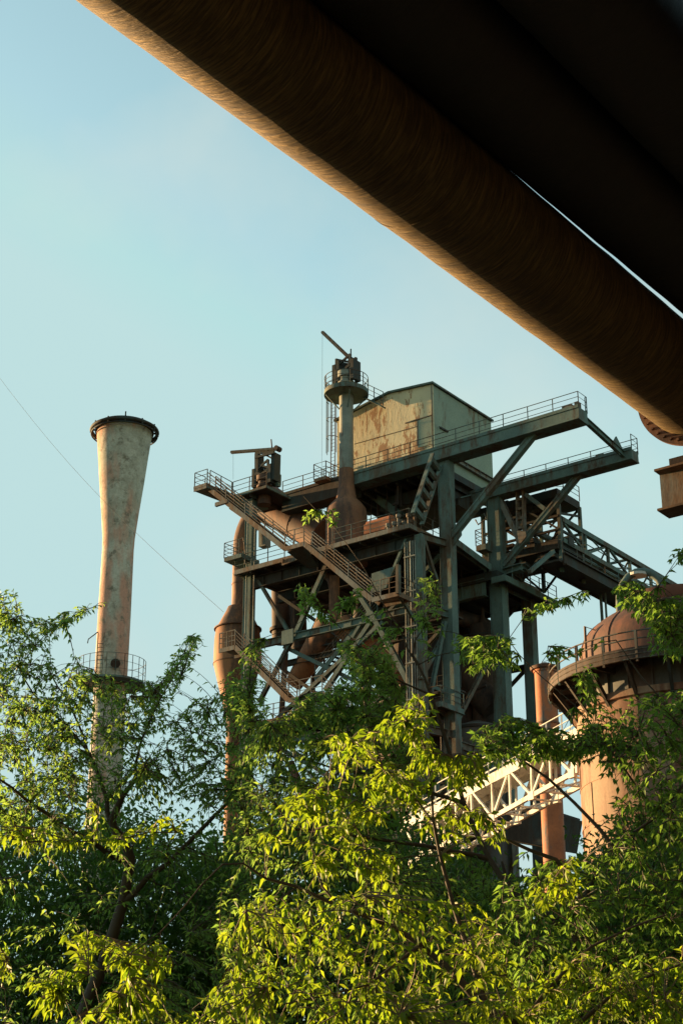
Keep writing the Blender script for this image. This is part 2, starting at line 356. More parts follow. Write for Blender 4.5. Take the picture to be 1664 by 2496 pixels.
# --- deck A (furnace top)
pDr = loc(onq(997, 1272, qD))[0]; pDl = loc(onq(*z6(590, 1820), qD))[0]; dq = q1 + .5
def deck(name, pa, pb, qa, qb, z, th=.16, fh=.34, m='steel_dark', mf='steel_warm', joists=1.3):
    mb = MB().box(W((pa + pb) / 2, (qa + qb) / 2, z - th / 2), P * (abs(pb - pa) / 2 - .04), Q * (abs(qb - qa) / 2 - .04), Z * th / 2)
    n = int(abs(pb - pa) / joists)
    for i in range(1, n): p = pa + (pb - pa) * i / n; mb.bar(W(p, qa + .08, z - th - .14), W(p, qb - .08, z - th - .14), .1, .26)
    o = tp(name, mb, m)
    fb = MB(); ed = [W(pa, qa, z - fh / 2 + .05), W(pb, qa, z - fh / 2 + .05), W(pb, qb, z - fh / 2 + .05), W(pa, qb, z - fh / 2 + .05)]
    for i in range(4): fb.bar(ed[i], ed[(i + 1) % 4], .06, fh).bar(ed[i] - Z * (fh / 2 - .02), ed[(i + 1) % 4] - Z * (fh / 2 - .02), .14, .05)
    tp('edge_beam', fb, mf, parent=o); return o
dA = deck('deck', pDl, pDr, qD, q2 + 7, zD)
tp('railing', MB().rail([W(pDl, qD + 1.8, zD), W(pDl, qD, zD), W(loc(onq(*z6(1220, 1520), qD))[0], qD, zD)], 1.1, .03, gap=1.5), 'rail', parent=dA)
tp('railing', MB().rail([W(loc(onq(*z5(140, 1000), qD))[0], qD, zD), W(pDr, qD, zD), W(pDr, q1 + .6, zD)], 1.1, .03, gap=1.5), 'rail', parent=dA)
g = MB()
for qq in (qF, q1 + 1, q2 + 1.5, q2 + 5): g.ibeam(W(pDl + .3, qq, zD - .85), W(pDr - .2, qq, zD - .85), .4, .85)
tp('deck_girder', g, 'steel_dark')
# drooping ledge under the left part of the deck, landing lip
zl = zD - .75
tp('edge_channel', MB().bar(onq(*z6(1190, 1690), qD - .1), onq(*z6(1420, 1600), qD - .1), .1, .34).bar(onq(*z6(1205, 1640), qD - .1), onq(*z6(1205, 1690), qD - .1), .3, .12), 'steel_warm')
# furnace top equipment: hopper and tank on the deck, dark furnace body under it
# --- left balcony
zb_ = loc(onq(*z6(460, 1640), qD - .3))[2]
bl0 = loc(onq(*z6(452, 1610), qD - .3))[0]; bl1 = loc(onq(*z6(600, 1570), qD - .3))[0]
bd = tp('balcony', MB().box(W((bl0 + bl1 + .5) / 2, qD + .7, zb_), P * ((bl1 + .5 - bl0) / 2), Q * 1.0, Z * .16), 'steel')
tp('railing', MB().rail([W(bl1 + .3, qD - .3, zb_ + .1), W(bl0, qD - .3, zb_ + .1), W(bl0, qD + 1.7, zb_ + .1)], 1.15, .028, gap=1.2, levels=(1, .75, .5, .25)), 'rail', parent=bd)
# hoop at the left end
tp('rail_hoop', MB().tube([onq(*z6(x, y), qD) for x, y in ((640, 1390), (690, 1360), (705, 1420), (718, 1560), (715, 1700))], .035, 6), 'steel_warm')
# --- top left platform round the small bleeder
pSa = loc(onq(*z6(700, 760), qF - .8))[0]; pSb = loc(onq(*z6(990, 700), qF - .8))[0]
pB0 = loc(onq(*z6(560, 800), qF - .8))[0]
dS = deck('platform', pB0, pSb, qF - .8, q1 + .4, zL, fh=.22, mf='steel')
tp('railing', MB().rail([W(pB0, qF - .8, zL), W(pSb, qF - .8, zL)], 1.1, .03, gap=1.4), 'rail', parent=dS)
qS = qF - 2.8                                 # stair plane
zTL = zL
tl0 = loc(onq(*z6(75, 720), qS - .4))[0]; tl1 = loc(onq(*z6(235, 660), qS - .4))[0]; print('TL platform z', onq(*z6(75, 720), qS - .4).z, onq(*z6(235, 660), qS - .4).z, zL)
zTL = onq(*z6(160, 690), qS - .4).z
dTL = tp('platform', MB().box(W((tl0 + tl1) / 2, qS + .1, zTL - .1), P * (tl1 - tl0) / 2, Q * .6, Z * .1).bar(W(tl0, qS - .45, zTL - .2), W(tl1, qS - .45, zTL - .2), .06, .4), 'steel_warm')
tp('underframe', MB().poly([W(tl0, qS - .4, zTL - .22), W(tl1, qS - .4, zTL - .22), W(tl1 + 1.6, q1 - .8, zL - .42), W(pB0 - .2, q1 - .8, zL - .42)], -Z * .12), 'steel', parent=dTL)
tp('catwalk', MB().poly([W(tl0, qS + .75, zTL), W(tl1 + .1, qS + .75, zTL), W(pB0 + .3, qF - .85, zL), W(pB0 - .9, qF - .85, zL)], -Z * .12), 'steel_dark')
ra = W(tl0, qS - .4, zTL); rb = W(tl0 + .1, qS + .6, zTL); rc = W(tl1, qS - .4, zTL)
tp('railing', MB().rail([rb, ra, rc], 1.1, .03, gap=.9), 'rail', parent=dTL)
rr1 = onq(*z6(240, 640), qS - .35); rr2 = W(pB0, qF - .8, zL)
tp('railing', MB().rail([W(tl1, qS - .1, zTL), W(pB0 - .05, qF - .85, zL)], 1.1, .03, gap=1.2), 'rail')
for (a_, b_) in (((345, 920), (480, 900)), ):
    tp('bracket_beam', MB().bar(onq(*z6(345, 945), qS - .3), onq(*z6(500, 895), qS - .3), .2, .28), 'steel_warm')
tp('tie_rod', MB().tube([onq(*z6(520, 990), qF - 2), onq(*z6(760, 1160), qF - 2)], .05, 5), 'rail')
# --- stairs
def stair(a, b, wq=.9, name='stair', up=False, rail_front=True, m='steel_warm', flip=1):
    """a, b ends of the outer stringer top (world); the flight is wq wide along Q behind it"""
    mb = MB()
    for k in (0, wq): mb.bar(a + Q * k - Z * .12, b + Q * k - Z * .12, .07, .34)
    o = tp(name, mb, m)
    n = max(3, int(abs(a.z - b.z) / .22)); t = MB()
    for i in range(n):
        c = a + (b - a) * ((i + .5) / n) + Q * wq / 2 - Z * .05; t.box(c, P * .14, Q * (wq / 2 - .05), Z * .018)
    tp('tread', t, 'steel_dark', parent=o)
    r = MB()
    for k in (0, wq): r.rail([a + Q * k, b + Q * k], 1.05, .033, gap=2.2, levels=(1, .75, .5, .25))
    tp('railing', r, m if rail_front else 'rail', parent=o)
    return o
def landing(a, b, wq=1.3, m='steel_warm', railing=True, th=.3):
    mb = MB().bar(a - Z * .15, b - Z * .15, .08, th).bar(a + Q * wq - Z * .15, b + Q * wq - Z * .15, .08, th)
    mb.box((a + b) / 2 + Q * wq / 2 - Z * .03, (b - a) / 2, Q * wq / 2, Z * .03)
    o = tp('landing', mb, m)
    if railing: tp('railing', MB().rail([a, b], 1.08, .032, gap=.8), m, parent=o)
    return o
s1a, s1b = onq(*z6(235, 700), qS), onq(*z6(1225, 1480), qS)
stair(s1a, s1b)
l1a, l1b = s1b, W(loc(onq(*z6(1465, 1430), qS))[0], qS, s1b.z); landing(l1a, l1b)
tp('bracket', MB().poly([l1a + Q * .2 - Z * .3, l1b + Q * .2 - Z * .3, l1b - P * .4 + Q * 2 - Z * 1.1, l1a + P * .5 + Q * 2 - Z * 1.1], Q * .1), 'steel_dark')
s2b = onq(*z3(1060, 725), qS); stair(l1b, s2b)
l2b = W(loc(onq(*z3(1228, 690), qS))[0], qS, s2b.z); l2 = landing(s2b, l2b)
tp('railing', MB().rail([l2b, l2b + Q * 4.2 + P * .0], 1.08, .03, gap=.9), 'rail', parent=l2)
tp('edge_beam', MB().bar(l2b - Z * .15, l2b + Q * 4.5 - Z * .15, .1, .32), 'steel_warm', parent=l2)
tp('wind_screen', MB().poly([onq(*z3(1058, 570), qS + 1.2), onq(*z3(1200, 525), qS + 1.2), onq(*z3(1150, 660), qS + 1.2), onq(*z3(1060, 690), qS + 1.2)], Q * .06), 'steel')
tp('post', MB().bar(onq(*z3(1228, 700), qS - .02), onq(*z3(1228, 515), qS - .02), .3, .2))
# lower left: platform and flight 3
qT = qS - .2
p3a, p3b = onq(*z3(90, 1050), qT), onq(*z3(190, 1035), qT)
p3b = W(loc(p3b)[0], qT, p3a.z); landing(p3a, p3b, 1.6); 
tp('mesh_panel', MB().rail([p3a + Z * .02, p3b + Z * .02], 1.1, .02, gap=.3), 'steel_warm')
s3b = onq(*z3(530, 1365), qT); stair(p3b, s3b)
l3b = W(loc(onq(*z3(745, 1330), qT))[0], qT, s3b.z); landing(s3b, l3b, 1.4)
s4b = onq(*z3(1020, 1600), qT); stair(l3b, s4b)
l4b = W(loc(onq(*z8(1130, 960), qT))[0], qT, s4b.z); landing(s4b, l4b)
# return flights in the rear plane (rise to the right)
stair(onq(*z3(700, 1230), qF + .3), onq(*z3(1050, 800), qF + .3), .8, rail_front=False, m='steel')
stair(onq(*z8(560, 1480), qF + .3), onq(*z8(1040, 900), qF + .3), .8, rail_front=False, m='steel')
stair(onq(*z8(760, 1300), qF + .3), onq(*z8(1000, 1060), qF + .3), .8, rail_front=False, m='steel')
# --- front frame bracing
def br(a, b, q, w=.26, m='steel', h=.26, name='brace'): 
    return tp(name, MB().ibeam(onq(*a, q), onq(*b, q), w, h, .04, Q), m)
br(z3(340, 615), z3(545, 965), qF, .22, h=.24); br(z3(772, 520), z3(570, 970), qF, .3, h=.3)
hb = onq(*z3(380, 1022), qF - .05); he = onq(*z3(1015, 862), qF - .05); zH = (hb.z + he.z) / 2
tp('beam', MB().ibeam(W(pC0 + .35, qF - .05, zH), W(pC4 - .3, qF - .05, zH), .3, .5).box(W(loc(hb)[0] + (loc(he)[0] - loc(hb)[0]) * .26, qF - .3, zH), P * .5, Q * .05, Z * .5))
br(z3(548, 1000), z3(345, 1390), qF, .26, h=.28); br(z3(955, 670), z3(1060, 830), qF, .3, h=.3); br(z3(1075, 850), z3(770, 1310), qF, .3, h=.3)
br(z3(1060, 820), z3(1310, 1290), qF, .34, h=.34); br(z3(1280, 350), z3(1150, 660), qF, .18, h=.2)
br(z3(1000, 880), z3(940, 980), qF, .2)
pr0 = p1                                        # side face bracing in the plane of C1-C4
def brp(a, b, p, w=.24, m='steel', h=.26): return tp('brace', MB().ibeam(onp(*a, p), onp(*b, p), w, h, .04, P), m)
brp(z3(1385, 345), z3(1445, 540), pC4 + .1); brp(z3(1445, 540), z3(1545, 815), pC4 + .1); brp(z3(1400, 760), z3(1540, 850), pC4 + .1)
brp(z3(1530, 940), z3(1370, 1240), pC4 + .1); brp(z3(1230, 700), z3(1370, 930), pC4 - .3, .2, h=.2)
brp(z2(240, 990), z2(450, 1145), p1, .5, h=.45)
brp(z3(1440, 1290), z3(1540, 1340), pC4 + .1); brp(z3(1460, 1420), z3(1560, 1480), pC4 + .1)
for zz, m_ in ((zH, 'steel'), (zD - .55, 'steel'), (zH - 8, 'steel'), (zH - 16, 'steel')):
    tp('beam', MB().ibeam(W(pC4, qF, zz), W(p1, q1 - .3, zz), .3, .5), m_)
    tp('beam', MB().ibeam(W(p1, q1 + .5, zz - .5), W(p1, q2 - .4, zz - .5), .3, .5), m_) if zz < zD - 6 else None
# lower front beams and crossed braces down to the ground
for k in range(1, 5):
    zz = zH - 7.2 * k
    if zz < 1: break
    tp('beam', MB().ibeam(W(pC0 + .3, qF, zz), W(pC4 - .3, qF, zz), .3, .45))
    tp('brace', MB().ibeam(W(pC0 + .3, qF, zz + .3), W(pC4 - 3, qF, zz + 6.8), .26, .26, .04, Q))
    tp('brace', MB().ibeam(W(pC0 + 3, qF + .32, zz + 6.8), W(pC4 - .3, qF + .32, zz + .3), .26, .26, .04, Q))
    tp('brace', MB().ibeam(W(pC4, qF + .4, zz + .3), W(p1, q1 - .6, zz + 6.6), .24, .24, .04, P))
    tp('brace', MB().ibeam(W(p1, q1 + .6, zz + .3), W(p1, q2 - .6, zz + 6.6), .24, .24, .04, P))
# lower decks
zE = onq(*z3(470, 1490), qF - .8).z
pE0 = loc(onq(*z3(300, 1530), qF - .8))[0]; pE1 = loc(onq(*z3(620, 1460), qF - .8))[0]
dE = deck('deck', pE0, pE1 + 3, qF - .8, q1 + 3, zE, fh=.3); tp('railing', MB().rail([W(pE0, qF - .8, zE), W(pE1 + 3, qF - .8, zE)], 1.08, .03), 'rail', parent=dE)
dG = deck('deck', pC4 - 3.5, p1 + .5, qF + .5, q1 + .6, zE - .6, fh=.35, mf='steel'); tp('railing', MB().rail([W(pC4 - 3.5, qF + .5, zE - .6), W(p1 + .5, qF + .5, zE - .6), W(p1 + .5, q1 + .6, zE - .6)], 1.08, .03), 'rail', parent=dG)
for k in (1, 2): deck('deck', pC0 + .5, pC4 + 1, qF - .6, q2 + 1, zE - 7.2 * k, fh=.3)
# inner upright bundle beside the front column
pb_ = MB()
for i in range(6):
    x = pC4 - .95 + i * .145; rr = .05 if i % 2 else .035
    pb_.tube([W(x, qF - .35 + (i % 3) * .06, 2), W(x, qF - .35 + (i % 3) * .06, zD - .9)], rr, 6)
for k in range(12): pb_.bar(W(pC4 - 1.0, qF - .42, zD - 2 - k * 2.4), W(pC4 - .1, qF - .42, zD - 2 - k * 2.4), .05, .08)
tp('pipe_bundle', pb_, 'bleeder')
# second deck between C1 and C2 and behind
zR = onq(*z2(350, 1195), q2 - 1).z; pR0 = loc(onq(*z2(190, 1230), q2 - 1))[0]; 
dR = deck('deck', pR0 - 6, p1 + .5, q2 - 1, q2 + 6, zR, th=.3, fh=.6, mf='steel_dark')
tp('plate_girder', MB().ibeam(W(pR0 - 6, q2 - .85, zR - .95), W(p1 - .5, q2 - .85, zR - .95), .5, 1.25, .05), 'steel', parent=dR)
tp('railing', MB().rail([W(pR0 - 6, q2 - 1, zR), W(p1 - .5, q2 - 1, zR)], 1.1, .03), 'rail', parent=dR)
# deck to the right of C2 under the bridge head
qR2 = q2 + .2; e0 = onq(*z2(540, 1175), qR2); e1_ = onq(*z2(660, 1140), qR2)
tp('beam', MB().ibeam(onq(*z7(470, 1190), q2), onq(*z7(700, 1120), q2), .6, .5).ibeam(onq(*z7(690, 1110), q2), onp(*z7(790, 1180), loc(onq(*z7(690, 1110), q2))[0]), .5, .4))
zS = onq(*z7(850, 1390), q2 + 3).z; pS1 = loc(onq(*z7(862, 1390), q2 + 3))[0]
dS2 = deck('deck', p1 + .2, pS1, q2 - 1.2, q2 + 6, zS, fh=.45, mf='steel')
tp('railing', MB().rail([W(pS1, q2 - .2, zS), W(pS1, q2 + 5.8, zS)], 1.1, .03, gap=1.1), 'rail', parent=dS2)
# --- hanging V frame with laced post below the rear arm
tp('laced_post', MB().lattice(onq(*z7(690, 840), q2), onq(*z7(682, 200), q2), .62, .4, Q, n=5), 'steel_warm')
br(z7(440, 330), z7(690, 850), q2, .36, 'steel_warm', h=.36)
tp('gusset_plate', MB().poly([onq(*z7(640, 710), q2 - .3), onq(*z7(735, 710), q2 - .3), onq(*z7(745, 770), q2 - .3), onq(*z7(665, 870), q2 - .3)], Q * .1), 'steel_warm')
br(z7(740, 300), z7(960, 470), q2, .28, h=.28)
# small balcony with floodlights left of the rear column
zV = onq(*z7(250, 860), q2 - 1.2).z; v0 = loc(onq(*z7(180, 870), q2 - 1.2))[0]; v1 = p1 - .2
bV = tp('balcony', MB().box(W((v0 + v1) / 2, q2 + .3, zV - .2), P * (v1 - v0) / 2, Q * 1.5, Z * .2), 'steel')
tp('railing', MB().rail([W(v1, q2 - 1.2, zV), W(v0, q2 - 1.2, zV), W(v0, q2 + 1.8, zV)], 1.15, .03, gap=1.0, levels=(1, .75, .5, .25)), 'rail', parent=bV)
tp('floodlight_bracket', MB().tube([onq(*z7(x, y), q2 - 1.2) for x, y in ((175, 585), (205, 640), (298, 575), (270, 515))], .05, 6).tube([onq(*z7(253, 610), q2 - 1.2), W(loc(onq(*z7(253, 610), q2 - 1.2))[0], q2 - 1.2, zV)], .05, 6), 'rail', parent=bV)
# vertical service pipes, ladders on the left column
for x in (752, 848): 
    a = onq(*z6(x, 1160), qF - .4); tp('service_pipe', MB().tube([Vector((a.x, a.y, 6)), a], .045, 6), 'bleeder')
for a, b in ((z3(740, 0), z3(905, 180)),): tp('brace', MB().ibeam(onq(*z5(0, 440), q1 + 1), onq(*z5(110, 640), q1 + 1), .2, .2, .03, Q))
tp('brace', MB().ibeam(onq(*z5(0, 440), q1), onq(*z5(150, 300), q1), .18, .18, .03, Q)); tp('brace', MB().ibeam(onq(*z5(90, 500), q1 + 1), onq(*z5(165, 620), q1 + 1), .2, .2, .03, Q))
tp('brace', MB().ibeam(onq(*z5(460, 400), q1 + 2.5), onq(*z5(920, 730), q1 + 2.5), .55, .5, .05, Q))
hp = MB(); zz = onq(*z5(560, 630), q1 + 4).z
hp.box(onq(*z5(560, 620), q1 + 4), P * 1.0, Q * 1.2, Z * .12); hp.rail([onq(*z5(480, 610), q1 + 3), onq(*z5(570, 645), q1 + 3)], 1.1, .03, gap=.8)
tp('hanging_platform', hp, 'steel_dark')
# service box platform under the caged ladder
zK = onq(*z1(930, 990), q1 - 1.2).z; k0 = loc(onq(*z1(848, 1000), q1 - 1.2))[0]; k1 = loc(onq(*z1(925, 985), q1 - 1.2))[0]
dK = tp('platform', MB().box(W((k0 + k1) / 2, q1 - .3, zK - .1), P * (k1 - k0) / 2, Q * .9, Z * .12), 'steel_warm')
tp('railing', MB().rail([W(k0, q1 + .6, zK), W(k0, q1 - 1.2, zK), W(k1, q1 - 1.2, zK), W(k1, q1 + .6, zK)], 1.15, .03, gap=1.0), 'rail', parent=dK)

# ------------------------------------------------------------------ hoist house on top
qB = q1 + .75; pHr = loc(onq(1054, 1090, qB))[0]
prof = [onq(1053, 937, qB), onq(948, 960, qB), onq(880, 996, qB)]
pe = [(loc(v)[0], v.z) for v in prof]; pHr = pe[0][0]; zt0 = pe[0][1]
# near left eave lies behind the bleeder; keep the same slope a little further
pl = pe[2][0] - 2.2; zl_ = pe[2][1] - 2.2 * (pe[1][1] - pe[2][1]) / (pe[1][0] - pe[2][0])
out_ = [(pHr, zA + .1), (pHr, zt0), pe[1], (pl, zl_), (pl, zA + .1)]
qH2 = loc(onp(1196, 1031, pHr))[1]
HH = thing('hoist_house', 'rust streaked cream sheet metal hoist house with sloping roof on top of the steel tower', 'building', W(pHr - 4, qB + 3, zA))
MB().poly([W(p, qB, z) for p, z in out_], Q * .12).build('wall', M['cladding'], HH)['label'] = 'front wall with gold sunlight put into its colour and rust streaks'
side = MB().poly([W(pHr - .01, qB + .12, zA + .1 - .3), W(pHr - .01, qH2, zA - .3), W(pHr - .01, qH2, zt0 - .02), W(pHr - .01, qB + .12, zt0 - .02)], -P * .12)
s_o = side.build('wall', M['box_shade'], HH); s_o['label'] = 'gable wall with shade put into its green colour'
MB().poly([W(pHr - .14, qH2 - .12, zA), W(pl, qH2 - .12, zA), W(pl, qH2 - .12, zl_), W(pe[1][0], qH2 - .12, pe[1][1]), W(pHr - .14, qH2 - .12, zt0 - .03)], Q * .11).build('wall', M['box_shade'], HH)
MB().poly([W(pl, qB + .12, zA), W(pl, qH2 - .13, zA), W(pl, qH2 - .13, zl_ - .05), W(pl, qB + .12, zl_ - .05)], P * .1).build('wall', M['box_shade'], HH)
rf = MB()
for a, b in ((0, 1), (1, 2)):
    pa, za = [(pHr + .15, zt0), pe[1], (pl - .2, zl_)][a]; pb, zb = [(pHr + .15, zt0), pe[1], (pl - .2, zl_)][b]
    rf.poly([W(pa, qB - .18, za + .01), W(pb, qB - .18, zb + .01), W(pb, qH2 + .15, zb + .01), W(pa, qH2 + .15, za + .01)], Z * .14)
rf.build('roof', M['steel'], HH)
tr_ = MB()   # seams, corner trims, door outline
cn = lambda x, y: onq(*z2(x, y), qB - .03)
tr_.bar(W(pHr - .05, qB - .03, zA + .2), W(pHr - .05, qB - .03, zt0 - .05), .1, .05, P)
tr_.bar(cn(0, 300), cn(128, 262), .05, .06); tr_.bar(cn(40, 292), cn(40, 440), .06, .06)
tr_.bar(onq(*z1(1430, 658), qB - .03), onq(*z1(1568, 615), qB - .03), .08, .07); tr_.bar(onq(*z1(1510, 640), qB - .03), onq(*z1(1515, 800), qB - .03), .07, .06)
tr_.bar(onq(*z1(1105, 790), qB - .02), onq(*z1(1568, 660), qB - .02), .04, .03)
tr_.build('trim', M['steel_warm'], HH)
MB().poly([cn(42, 296), cn(126, 270), cn(128, 430), cn(44, 452)], -Q * .02).build('panel', M['box_shade'], HH)
MB().bar(onp(*z2(170, 335), pHr + .05), onp(*z2(215, 360), pHr + .05), .12, .12).tube([onp(*z2(165, 330), pHr + .1), onp(*z2(190, 350), pHr + .5)], .04, 5).build('lamp_bracket', M['steel_dark'], HH)
fl = MB().box(W((pHr + pl) / 2, (qB + qH2) / 2, zA - .35), P * (pHr - pl) / 2, Q * ((qH2 - qB) / 2 - .02), Z * .25)
for i in range(9): p = pl + (pHr - pl) * (i + .5) / 9; fl.bar(W(p, qB + .1, zA - .8), W(p, qH2, zA - .8), .14, .4)
fl.build('floor_frame', M['steel_dark'], HH)
MB().ibeam(onp(*z2(240, 510), pHr + .1), onp(*z2(470, 645), pHr + .1), .3, .4).build('floor_beam', M['steel_warm'], HH)
# hanging winch casing and hopper below the floor
hc0, hc1 = onp(*z2(215, 560), pHr - .6), onp(*z2(465, 690), pHr - .6)
zlow = onp(*z2(330, 805), pHr - .6).z
hk = MB().box(W(pHr - 3.2, (qB + qH2) / 2 + .4, (zA - 1 + zlow) / 2), P * 2.6, Q * 2.6, Z * (zA - 1 - zlow) / 2)
hk.build('winch_casing', M['steel_dark'], HH)
# rough hanging pipes and cables under the floor
hg = MB()
for i in range(26):
    p = pHr - 1 - random.random() * 9; q = qB + .4 + random.random() * 4; L = .8 + random.random() * 1.7
    hg.tube([W(p, q, zA - .9), W(p + random.uniform(-.1, .1), q, zA - .9 - L)], random.choice((.03, .05, .09)), 5)
    if i % 2: hg.bar(W(p, q, zA - .7 - L), W(p + random.uniform(-1.4, 1.4), q, zA - .8 - L), .08, .12)
hg.build('hanging_pipe', M['rust_dark'], HH)['kind'] = 'stuff'
hb2 = MB(); a = onp(*z2(275, 790), pHr); 
hb2.poly([onp(*z2(275, 780), pHr - .3), onp(*z2(320, 808), pHr - .3), onp(*z2(420, 770), pHr - .3), onp(*z2(415, 700), pHr - .3), onp(*z2(275, 740), pHr - .3)], -P * 1.2).build('chute', M['steel_dark'], HH)
MB().bar(onp(*z2(380, 600), pHr - .2), onp(*z2(380, 750), pHr - .2), .1, .1).bar(onp(*z2(380, 605), pHr - .2), onp(*z2(420, 700), pHr - .2), .08, .08).bar(onp(*z2(415, 620), pHr - .2), onp(*z2(415, 700), pHr - .2), .08, .08).bar(onp(*z2(225, 520), pHr - .2), onp(*z2(235, 660), pHr - .2), .06, .06).bar(onp(*z2(285, 740), pHr - .2), onp(*z2(400, 710), pHr - .2), .08, .08).build('hanger', M['steel'], HH)

# ------------------------------------------------------------------ bleeder stacks
def valve(B, c, z0, s=1.0, m='bleeder', slant=None, tipv=None, rod=None):
    """valve head: neck, flange, shell and four posts; the lever arm rides on top"""
    MB().lathe(c, [(.50 * s, z0), (.50 * s, z0 + .55 * s), (.62 * s, z0 + .6 * s), (.62 * s, z0 + .75 * s), (.5 * s, z0 + .8 * s), (.5 * s, z0 + 1.1 * s), (.64 * s, z0 + 1.15 * s), (.64 * s, z0 + 1.6 * s), (.48 * s, z0 + 1.65 * s)], 28).build('valve_body', M[m], B, 40)
    f = MB()
    for sx in (-1, 1):
        for sy in (-1, 1):
            f.bar(Vector((c[0], c[1], z0 + .7 * s)) + P * sx * .62 * s + Q * sy * .35 * s, Vector((c[0], c[1], z0 + 2.75 * s)) + P * sx * .62 * s + Q * sy * .35 * s, .16 * s, .16 * s, Q)
    for sx in (-1, 1):
        f.poly([Vector((c[0], c[1], z)) + P * sx * x * s - Q * .45 * s for x, z in ((.70, z0 + .75 * s), (.96, z0 + .75 * s), (.96, z0 + 2.3 * s), (.70, z0 + 2.3 * s))], Q * .9 * s)
    for sy in (-1, 1):
        q_ = Q * sy * .35 * s; cc = Vector((c[0], c[1], 0)) + q_
        f.bar(cc + P * -.62 * s + Z * (z0 + 2.1 * s), cc + P * .62 * s + Z * (z0 + 2.75 * s), .12 * s, .16 * s); f.bar(cc + P * .62 * s + Z * (z0 + 2.1 * s), cc + P * -.62 * s + Z * (z0 + 2.7 * s), .1 * s, .14 * s)
        f.bar(cc - P * .62 * s + Z * (z0 + 1.9 * s), cc + Z * (z0 + 1.6 * s), .2 * s, .2 * s); f.bar(cc + P * .62 * s + Z * (z0 + 1.9 * s), cc + Z * (z0 + 1.6 * s), .2 * s, .2 * s)
    f.tube([Vector((c[0], c[1], z0 + 1.6 * s)), Vector((c[0], c[1], z0 + 2.3 * s))], .06 * s, 6)
    f.build('valve_frame', M['steel_dark'], B)
qb1 = qF + 1.6
cB = onq(844, 1190, qb1); zdisk = onq(*z11(810, 1330), qb1).z
b0 = onq(*z5(315, 600), qb1); zbell = b0.z
rB = .50
BS = thing('bleeder_stack', 'tall slim bleeder pipe with round railed platform and slanted valve lever beside the hoist house', 'pipe stack', W(loc(cB)[0], qb1, zD))
c = (cB.x, cB.y)
zn = onq(*z5(315, 420), qb1).z
pz = onq(*z5(315, 200), qb1).z
MB().lathe(c, [(rB, pz), (rB, zdisk + .9)], 32).build('pipe', M['bleeder'], BS, 40)
MB().lathe(c, [(1.45, zD - .5), (1.45, zbell - .75), (1.38, zbell - .35), (1.1, zbell + .05), (.72, zbell + .45), (.56, zn + .3), (rB + .02, pz)], 40).build('bell', M['rust'], BS, 60)
dk = MB().lathe(c, [(.52, zdisk - .22), (1.55, zdisk - .16), (1.6, zdisk - .16), (1.6, zdisk + .16), (1.56, zdisk + .16), (1.55, zdisk), (.52, zdisk)], 40, cap=False).build('platform', M['steel'], BS, 40)
ring = [Vector((c[0] + 1.57 * math.cos(a), c[1] + 1.57 * math.sin(a), zdisk + .1)) for a in np.linspace(0, 2 * math.pi, 37)[:-1]]
rg = MB()
for L in (1, .68, .36): rg.tube([v + Z * 1.1 * L for v in ring + ring[:1]], .028 if L == 1 else .02, 5)
for i in range(0, 36, 4): rg.bar(ring[i], ring[i] + Z * 1.1, .05, .05, P)
rg.build('railing', M['rail'], dk)
for a in (0.2, 1.77, 3.34, 4.9): MB().bar(Vector((c[0] + 1.5 * math.cos(a), c[1] + 1.5 * math.sin(a), zdisk - .2)), Vector((c[0] + .5 * math.cos(a), c[1] + .5 * math.sin(a), zdisk - 1.3)), .06, .08).build('knee_brace', M['steel'], dk)
valve(BS, c, zdisk + .1, 1.0, 'bleeder')
def lever(B, a, b, h, w, rod, cw, m='steel_dark'):
    mb = MB(); d = (b - a).normalized(); u = d.cross(Q).normalized()
    for k in (-1, 1): mb.bar(a + u * k * h / 2 + Q * .0, b + u * k * h / 2, .08, .06, u); mb.bar(a + Q * w * k * .5, b + Q * w * k * .5, .06, h * .8, u)
    n = 7
    for i in range(n): c_ = a + (b - a) * (i + .5) / n; mb.bar(c_ - u * h / 2, c_ + u * h / 2, w * .9, .05, d)
    o = mb.build('lever_arm', M[m], B)
    MB().tube([b - Q * .25, b + Q * .25], cw, 12).build('counterweight', M['rust_dark'], o, 40)
    MB().tube(rod, .05, 6).build('guide_rod', M['rust_dark'], B)
la, lb = onq(*z11(358, 155), qb1), onq(*z11(930, 700), qb1)
lever(BS, la, lb, .2, .22, [onq(*z11(900, 740), qb1), onq(*z11(900, 475), qb1)], .22)
MB().tube([la, la - Z * .2, W(loc(la)[0], qb1, zK + 1)], .012, 4).build('pull_cable', M['steel_dark'], BS)
MB().poly([onq(*z11(x, y), qb1 - .5) for x, y in ((612, 700), (668, 690), (668, 1090), (612, 1080))], Q * .9).build('casing', M['steel_dark'], BS)
# caged ladder
qk = q1 - .3; pk0 = loc(onq(*z11(325, 1500), qk))[0]; pk1 = loc(onq(*z11(545, 1500), qk))[0]; ztop = onq(*z11(420, 1150), qk).z; zb0 = zK
lad = MB(); pm = (pk0 + pk1) / 2 + .15; cx = W(pm, qk, 0)
for x in (.0, .38): lad.bar(W(pm + x, qk + .35, zb0), W(pm + x, qk + .35, ztop), .05, .05, P)
k = 0
z = zb0
while z < ztop: lad.tube([W(pm, qk + .35, z), W(pm + .38, qk + .35, z)], .016, 4); z += .28
ld = lad.build('ladder', M['rail'], BS)
cg = MB(); zc0 = onq(*z11(420, 2100), qk).z - 1.6; zz = ztop
while zz > zc0:
    cg.tube([W(pm + .19 + .42 * math.cos(a), qk + .3 - .5 * math.sin(a), zz) for a in np.linspace(-.2, math.pi + .2, 14)], .025, 5); zz -= 1.45
for a in (.2, .9, 1.57, 2.3, 2.95): cg.bar(W(pm + .19 + .42 * math.cos(a), qk + .3 - .5 * math.sin(a), zc0), W(pm + .19 + .42 * math.cos(a), qk + .3 - .5 * math.sin(a), ztop), .035, .035, P)
cg.build('safety_cage', M['rail'], ld)
